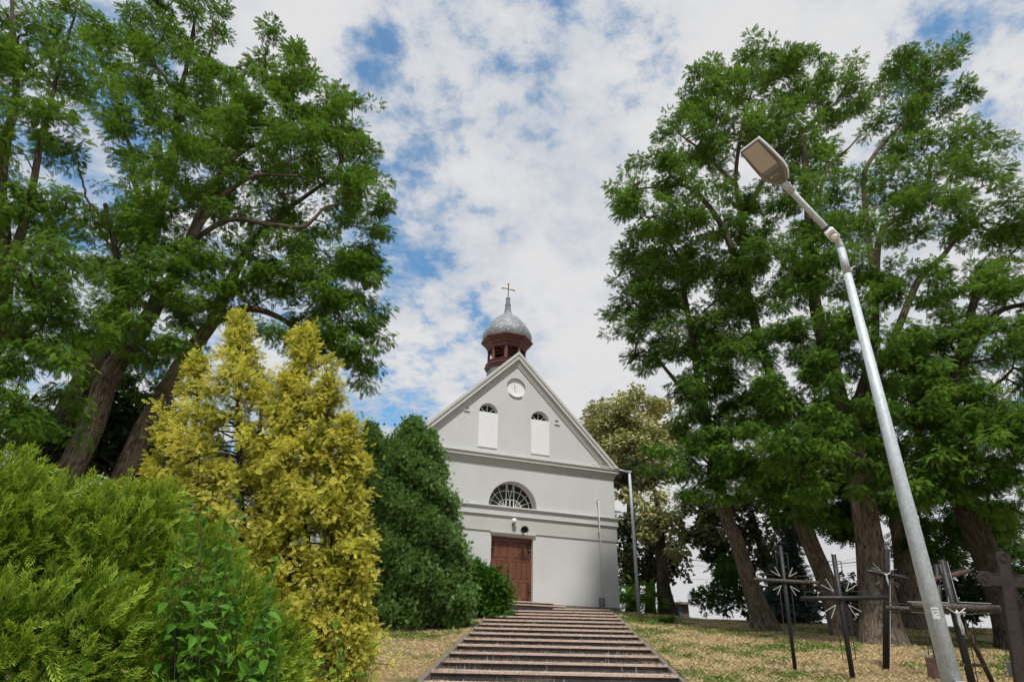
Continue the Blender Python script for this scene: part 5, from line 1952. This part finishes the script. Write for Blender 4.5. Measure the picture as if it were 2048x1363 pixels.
def make_crosses():
    rayed_cross(13.4, (1590, 1342), (1561, 1092), (1506, 1158, 1635, 1165), 'slim black iron cross with white rays, leftmost of the crosses on the lawn', .036, .20, .085, 1268, 'worn_pipe')
    t, b, tp, l, r = rayed_cross(12.3, (1706, 1363), (1667, 1108), (1600, 1196, 1772, 1195), 'larger black iron cross with white rays and open silver pipe top, second of the crosses', .042, .25, .11, 1318, 'black_pipe')
    mb = MB()
    mb.lathe([(.043, 0), (.043, .02), (.034, .022), (.034, .0)], 14, (tp[0], tp[1], tp[2] - .003), caps=False)
    mb.build('pipe_rim', M['silver'], t, t.location)

    # third: timber-like cross with pointed ends
    Y = 13.8
    b, tp, l, r = cross_frame(Y, (1772, 1340), (1769, 1086), (1725, 1141, 1817, 1158))
    t = thing('iron_cross', 'thick black cross with pointed ends and white edge strip before the stout trunk', 'cross', b, 0, GC)
    off = t.location
    mid = at_post(b, tp, EYE + .02)
    mb = MB()
    mb.tube([mid, tp - np.array([0, 0, .16]), tp - np.array([0, 0, .12]), tp], [.062, .058, .05, .006], 8)
    mb.build('post', M['black_pipe'], t, off)
    mb = MB()
    mb.tube([b - np.array([0, 0, .2]), mid - np.array([0, 0, .002])], [.062, .0625], 8)
    mb.build('post_foot', M['rust'], t, off)
    s_ = np.array([0, -.07, 0])
    bx = unit(r - l)
    mb = MB()
    mb.tube([l + s_, l + s_ + bx * .14, r + s_ - bx * .14, r + s_], [.006, .052, .052, .006], 8)
    mb.build('crossbar', M['black_pipe'], t, off)
    mb = MB()
    a0, a1 = at_post(b, tp, EYE + .1), tp - np.array([0, 0, .16])
    mb.bar(tuple(a0 + np.array([.068, -.02, 0])), tuple(a1 + np.array([.068, -.02, 0])), .02, .01)
    mb.build('edge_strip', M['white_rod'], t, off)
    c = at_post(b, tp, (l[2] + r[2]) / 2)
    for sx, sz, an in ((-1, 1, 20), (-1, 1, 45), (1, 1, 12), (1, -1, 50), (1, -1, 30), (-1, -1, 30)):
        a_ = math.radians(an)
        q = c + np.array([sx * .07, -.03, sz * .08])
        mb = MB()
        mb.bar(tuple(q), tuple(q + np.array([sx * math.cos(a_), 0, sz * math.sin(a_)]) * .20), .006, .006)
        mb.build('ray', M['white_rod'], t, off)
    corpus(t, tuple(c + np.array([-.05, -.14, .02])), .24, M['silver'], off)

    # fourth: post with curved rods and a rusty plate, partly behind the lamp pole
    Y = 12.9
    b, tp, l, r = cross_frame(Y, (1881, 1363), (1838, 1118), (1768, 1215, 1905, 1222))
    t = thing('iron_cross', 'black pipe cross with curved rods and blank rusty plate, half behind the lamp pole', 'cross', b, 0, GC)
    off = t.location
    mb = MB()
    mb.tube([b - np.array([0, 0, .2]), (b + tp) / 2, tp], .048, 12)
    mb.build('post', M['black_pipe'], t, off)
    mb = MB()
    s_ = np.array([0, -.05, 0])
    mb.tube([l + s_, (l + r) / 2 + s_, r + s_], .042, 12)
    mb.build('crossbar', M['worn_pipe'], t, off)
    mb = MB()
    def pq(x_, y_):
        return P(x_, y_, Y)
    for pts in ([(1770, 1203), (1795, 1206), (1832, 1209)], [(1768, 1226), (1790, 1224), (1828, 1228), (1845, 1240), (1851, 1262), (1858, 1312)], [(1875, 1225), (1878, 1262), (1884, 1312)],
                [(1851, 1250), (1877, 1254)], [(1856, 1294), (1882, 1298)], [(1828, 1150), (1836, 1175), (1840, 1205)], [(1866, 1145), (1872, 1180), (1874, 1205)]):
        mb.tube(catmull([pq(*p) for p in pts], 4) if len(pts) > 2 else [pq(*p) for p in pts], .009, 6)
    mb.build('rod_outline', M['wire'], t, off)
    mb = MB()
    mb.tube(catmull([pq(1830, 1288), pq(1842, 1304), pq(1862, 1312)], 4), .010, 6)
    mb.build('bent_rod', M['white_rod'], t, off)
    q = [pq(1844, 1313), pq(1897, 1316), pq(1904, 1357), pq(1851, 1352)]
    mb = MB()
    vs = [tuple(p + np.array([0, -.10, 0])) for p in q] + [tuple(p + np.array([0, -.085, 0])) for p in q]
    mb.add(vs, [(0, 1, 2, 3), (7, 6, 5, 4), (0, 4, 5, 1), (1, 5, 6, 2), (2, 6, 7, 3), (3, 7, 4, 0)])
    mb.build('plate', M['rust'], t, off)

    # fifth: cross with the silver figure and white outline
    Y = 11.6
    b, tp, l, r = cross_frame(Y, (1946, 1375), (1883, 1120), (1817, 1211, 1994, 1218))
    t = thing('iron_cross', 'black pipe cross carrying a silver crucified figure, its crossbar flaking, beside the lamp pole', 'cross', b, 0, GC)
    off = t.location
    mb = MB()
    mb.tube([b - np.array([0, 0, .3]), (b + tp) / 2, tp], .060, 14)
    mb.build('post', M['black_pipe'], t, off)
    mb = MB()
    mb.lathe([(.060, 0), (.060, .012), (.045, .012), (.045, .002)], 14, tuple(tp - np.array([0, 0, .004])), caps=False)
    mb.lathe([(.045, .006), (.001, .006)], 14, tuple(tp - np.array([0, 0, .004])), caps=False)
    mb.build('pipe_rim', M['iron'], t, off)
    mb = MB()
    s_ = np.array([0, -.06, 0])
    mb.tube([l + s_, (l + r) / 2 + s_, r + s_], .062, 14)
    mb.build('crossbar', M['worn_pipe'], t, off)
    for pts in ([(1815, 1202), (1898, 1204), (1895, 1180), (1880, 1128)], [(1894, 1122), (1908, 1175), (1916, 1203), (1982, 1206)], [(1822, 1223), (1900, 1227)], [(1920, 1228), (1998, 1224)]):
        mb = MB()
        qq = [P(x_, y_, Y - .02) for x_, y_ in pts]
        for a_, b_ in zip(qq, qq[1:]):
            mb.bar(tuple(a_), tuple(b_), .012, .012)
        mb.build('outline_rod', M['white_rod'], t, off)
    mb = MB()
    for pts in ([(1908, 1228), (1922, 1290), (1940, 1375)], [(1926, 1228), (1942, 1290), (1958, 1375)], [(1924, 1232), (1945, 1245), (1952, 1290)]):
        mb.tube([P(x_, y_, Y) for x_, y_ in pts], .008, 6)
    mb.build('rod_outline', M['wire'], t, off)
    corpus(t, tuple(P(1913, 1219, Y - .17)), .40, M['silver'], off)
    mb = MB()
    pa, pb = P(1921, 1230, Y + .06), P(1990, 1375, Y + .3)
    mb.tube([pa, (pa + pb) / 2, pb + (pb - pa) * .15], .040, 12)
    mb.build('brace', M['rust'], t, off)
    mb = MB()
    mb.bar(tuple(P(1922, 1328, Y - .02)), tuple(P(1968, 1330, Y + .12)), .05, .05)
    mb.build('tie_plate', M['rust'], t, off)

    # sixth: rusty cross behind the lamp pole
    Y = 15.0
    b, tp, l, r = cross_frame(Y, (1890, 1320), (1872, 1128), (1829, 1168, 1936, 1141))
    t = thing('iron_cross', 'tilted rusty pipe cross standing behind the lamp pole and the other crosses', 'cross', b, 0, GC)
    off = t.location
    mb = MB()
    mb.tube([b - np.array([0, 0, .2]), (b + tp) / 2, tp], .050, 12)
    mb.build('post', M['black_pipe'], t, off)
    mb = MB()
    s_ = np.array([0, -.06, 0])
    mb.tube([l + s_, (l + r) / 2 + s_, r + s_], .055, 12)
    mb.build('crossbar', M['rust'], t, off)
    mb = MB()
    mb.tube([P(1826, 1160, Y), P(1933, 1133, Y)], .008, 6)
    mb.build('rod_outline', M['wire'], t, off)

    # seventh: flat cast iron cross with trefoil ends at the right edge
    Y = 11.0
    c = P(2012, 1160, Y)
    dp = depth(c)
    m = dp / F
    bx = unit(P(2040, 1162, Y) - P(1980, 1157, Y))
    up = unit(P(2007, 1110, Y) - P(2022, 1200, Y))
    g = G(c[0], Y)
    t = thing('cast_iron_cross', 'dark rusty cast iron grave cross with shaped ends leaning at the right edge', 'cross', (c[0] + .15, Y, g), 0, None)
    off = t.location
    a, w = 54 * m, 12.6 * m
    shaft = (c[2] - g) / abs(up[2]) + .1
    def arm(dx, dz):
        # pointed, stepped end of an arm
        return [(a * .62, w), (a * .66, w * 1.12), (a * .92, w * 1.16), (a * .96, w * .72), (a * 1.02, w * .5), (a * 1.08, 0), (a * 1.02, -w * .5), (a * .96, -w * .72), (a * .92, -w * 1.16), (a * .66, -w * 1.12), (a * .62, -w)]
    right = arm(1, 0)
    topv = [(-z, x_) for (x_, z) in right]
    left = [(-x_, -z) for (x_, z) in right]
    poly = [(w, w), ] + topv[::-1][::-1]
    outl = []
    outl += [(w, -w)] + [(x_, z) for (x_, z) in right[::-1]] + [(w, w)]
    outl += [(z, x_) for (x_, z) in right] + [(-w, w)]
    outl += [(-x_, z) for (x_, z) in right] + [(-w, -w)]
    outl += [(-w * 1.25, -shaft), (w * 1.25, -shaft)]
    nv = len(outl)
    vs = []
    for dy in (-.025, .025):
        for (x_, z) in outl:
            p = c + bx * x_ + up * z + np.array([0, dy, 0])
            vs.append(tuple(p))
    mb = MB()
    mb.add(vs, [tuple(range(nv)), tuple(range(2 * nv - 1, nv - 1, -1))] + [(i, nv + i, nv + (i + 1) % nv, (i + 1) % nv) for i in range(nv)])
    body = mb.build('cross_body', M['rust_dark'], t, off)
    mb = MB()
    for (x_, z) in ((a * .80, 0), (-a * .80, 0), (0, a * .80)):
        cc = c + bx * x_ + up * z + np.array([0, -.028, 0])
        for rr_ in (w * .75, w * .42):
            ring = [cc + bx * rr_ * math.cos(q * .3927) + up * rr_ * math.sin(q * .3927) for q in range(17)]
            mb.tube(ring, .007, 5, caps=False)
    for s in (-1, 1):
        mb.bar(tuple(c + bx * s * w * .85 + up * a * .6 + np.array([0, -.027, 0])), tuple(c + bx * s * w * .85 + up * w + np.array([0, -.027, 0])), .010, .010)
        mb.bar(tuple(c + bx * s * w * .9 - up * w + np.array([0, -.027, 0])), tuple(c + bx * s * w * 1.08 - up * shaft * .95 + np.array([0, -.027, 0])), .010, .010)
        mb.bar(tuple(c + up * s * w * .85 - bx * a * .6 + np.array([0, -.027, 0])), tuple(c + up * s * w * .85 - bx * w + np.array([0, -.027, 0])), .010, .010)
        mb.bar(tuple(c + up * s * w * .85 + bx * a * .6 + np.array([0, -.027, 0])), tuple(c + up * s * w * .85 + bx * w + np.array([0, -.027, 0])), .010, .010)
    # small finial on top and the wings in the corners
    f0 = c + up * a * 1.08
    mb.ball(tuple(f0 + up * .012), .022, 8, 6)
    mb.build('relief', M['rust_dark'], body, off)

    # stone kerb block
    p = P(2044, 1345, 13.0)
    g = G(p[0], 13.0)
    t = MB()
    t.box(-.13, .22, -.12, .18, -.1, .30)
    o = t.build('grave_block', M['stone'], None, bevel=.012)
    o.location = (p[0], 13.0, g)
    tag(o, 'small grey stone block sticking out of the grass at the right edge', 'stone block')


make_crosses()


# ------------------------------------------------------------------ small far things
def far_things():
    Y = 36.0
    p = P(1366, 1222, Y)
    g = p[2] - .15
    gz = G(p[0], Y)
    t = thing('garden_shed', 'small shed with blue boards seen over the crest of the lawn', 'shed', (p[0], Y, gz))
    z1 = P(1366, 1212, Y)[2] - gz
    w = 12.0 / F * depth(p)
    mb = MB()
    mb.box(-w, w, 0, 2.0, -.2, z1 + .1)
    mb.build('wall', M['shed_wood'], t)
    mb = MB()
    mb.box(-w * .85, -.05, -.03, .0, -.1, z1)
    mb.build('blue_panel', M['shed_blue'], t)
    mb = MB()
    mb.box(-w * 1.25, w * 1.2, -.25, 2.3, z1 + .1, z1 + .2)
    mb.build('roof', M['stone'], t)
    # brick-red end of a side annexe behind the corner
    q = on_front(SR + .28, 3.0, 1.30)
    t2 = MB()
    t2.box(-.36, .40, -.25, .25, -.14, .14)
    o = t2.build('brick_sill', M['rooftile'], None, bevel=.01)
    o.location = q
    o.rotation_euler = (0, 0, YAW)
    tag(o, 'brick red ledge jutting from the side wall of the chapel', 'ledge')
    # overhead wires beyond the trees
    for i, (ya, yb, r) in enumerate(((1113, 1113, .012), (1118, 1122, .035), (1128, 1128, .010))):
        a, b = P(1380, ya + (0 if i else 45), 60), P(1720, yb, 60)
        mb = MB()
        s = np.linspace(0, 1, 12)
        mb.tube([tuple(a + (b - a) * q - np.array([0, 0, .6 * math.sin(math.pi * q)])) for q in s], r, 5)
        o = mb.build('overhead_wire', M['iron'])
        tag(o, ['thin upper overhead wire seen in the gap left of the rear trunk', 'thick dark overhead cable seen in the gap left of the rear trunk', 'thin lower overhead wire seen in the gap left of the rear trunk'][i], 'wire', 'overhead wires')


far_things()


# ------------------------------------------------------------------ grass and hay
def make_grass():
    rng = np.random.default_rng(91)
    def field(n, x0, x1, y0, y1, pw=1.0):
        y = y0 + (y1 - y0) * rng.random(n) ** pw
        x = x0 + (x1 - x0) * rng.random(n)
        return x, y
    X, Yv = [], []
    for (n, x0, x1, y0, y1, pw) in ((150000, 2.6, 13.5, 11.8, 20, 1.25), (80000, 3.0, 21, 19, 28.5, 1.0), (50000, -6.5, -1.2, 11.8, 22, 1.2), (7000, 12, 18, 12, 20, 1.0)):
        x, y = field(n, x0, x1, y0, y1, pw)
        X.append(x)
        Yv.append(y)
    x, y = np.concatenate(X), np.concatenate(Yv)
    keep = np.abs(x - stair_x(y)) > 2.28
    # keep off the chapel floor
    ca, sa = math.cos(-YAW), math.sin(-YAW)
    lx, ly = (x - P0[0]) * ca - (y - P0[1]) * sa, (x - P0[0]) * sa + (y - P0[1]) * ca
    keep &= ~((ly > -.05) & (lx > SL) & (lx < SR + .05))
    x, y = x[keep], y[keep]
    n = len(x)
    # patches of living green among mown straw
    v = (np.sin(x * 1.3 + 1.7 * np.sin(y * .6)) + np.sin(y * 1.7 - x * .6 + 2.0) + .8 * np.sin(x * 3.1 + y * 2.3) + .6 * np.sin(x * 6.7 - y * 5.1 + 1)) / 2.6
    v = v + .35 * np.exp(-((y - 21) / 6) ** 2) - .25 * (y < 14)
    edge = np.exp(-((np.abs(x - stair_x(y)) - 2.5) / .6) ** 2)
    v = v + .5 * edge * (x > 0)
    green = 1 / (1 + np.exp(-(v - .48 + rng.normal(size=n) * .28) * 7))
    isg = rng.random(n) < green
    z = ground(x, y)
    a = rng.random(n) * 2 * math.pi
    lift = np.where(isg, rng.uniform(.7, 2.2, n), rng.uniform(.05, .9, n))
    d = unit(np.stack([np.cos(a), np.sin(a), lift], -1))
    ln = np.where(isg, rng.uniform(.04, .10, n), rng.uniform(.04, .115, n))
    wd = np.where(isg, .0052, .0034) * (y / 14)
    side = unit(np.cross(d, rng.normal(size=(n, 3))))
    b = np.stack([x, y, z + rng.uniform(0, .03, n) * (~isg) - .005], -1)
    bend = np.array([0, 0, -.25]) * ln[:, None] + np.stack([np.cos(a + 1), np.sin(a + 1), 0 * a], -1) * (.15 * ln)[:, None]
    p0 = b - side * wd[:, None]
    p1 = b + side * wd[:, None]
    m = b + d * (ln * .6)[:, None]
    e = b + d * ln[:, None] + bend * np.where(isg, 1, .3)[:, None]
    V = np.stack([p0, p1, m + side * (wd * .8)[:, None], e], 1).reshape(-1, 3)
    Fq = np.arange(4 * n).reshape(-1, 4)
    tint = np.repeat(np.clip(.5 + rng.normal(size=n) * .28, 0, 1), 4)
    me = mesh_from_arrays('grass', V, Fq, {'tint': tint, 'tip': np.repeat(isg.astype(float), 4)})
    tag(obj('grass', me, M['blade']), kind='stuff')
    # hay blown on to the treads
    n = 9000
    i = rng.integers(-1, 13, n)
    yy = Y0 + TREAD * i + rng.random(n) ** 2.2 * 1.0 - .03
    xx = stair_x(yy) + rng.uniform(-2.12, 2.12, n)
    edge_b = rng.random(n) < .35
    xx = np.where(edge_b, stair_x(yy) + np.sign(xx - stair_x(yy)) * (2.12 - np.abs(rng.normal(size=n)) * .25), xx)
    zz = Z0 + RISE * i + .004 + rng.random(n) * .012
    a = rng.random(n) * 6.28
    d = unit(np.stack([np.cos(a), np.sin(a), rng.uniform(-.02, .25, n)], -1))
    ln = rng.uniform(.04, .11, n)
    side = unit(np.cross(d, np.array([0, 0, 1.0]))) * .005
    b = np.stack([xx, yy, zz], -1)
    V = np.stack([b - side, b + side, b + d * ln[:, None] + side * .5, b + d * ln[:, None] - side * .5], 1).reshape(-1, 3)
    me = mesh_from_arrays('hay', V, np.arange(4 * n).reshape(-1, 4), {'tint': np.repeat(np.clip(.55 + rng.normal(size=n) * .25, 0, 1), 4), 'tip': np.zeros(4 * n)})
    tag(obj('hay', me, M['blade']), kind='stuff')


make_grass()
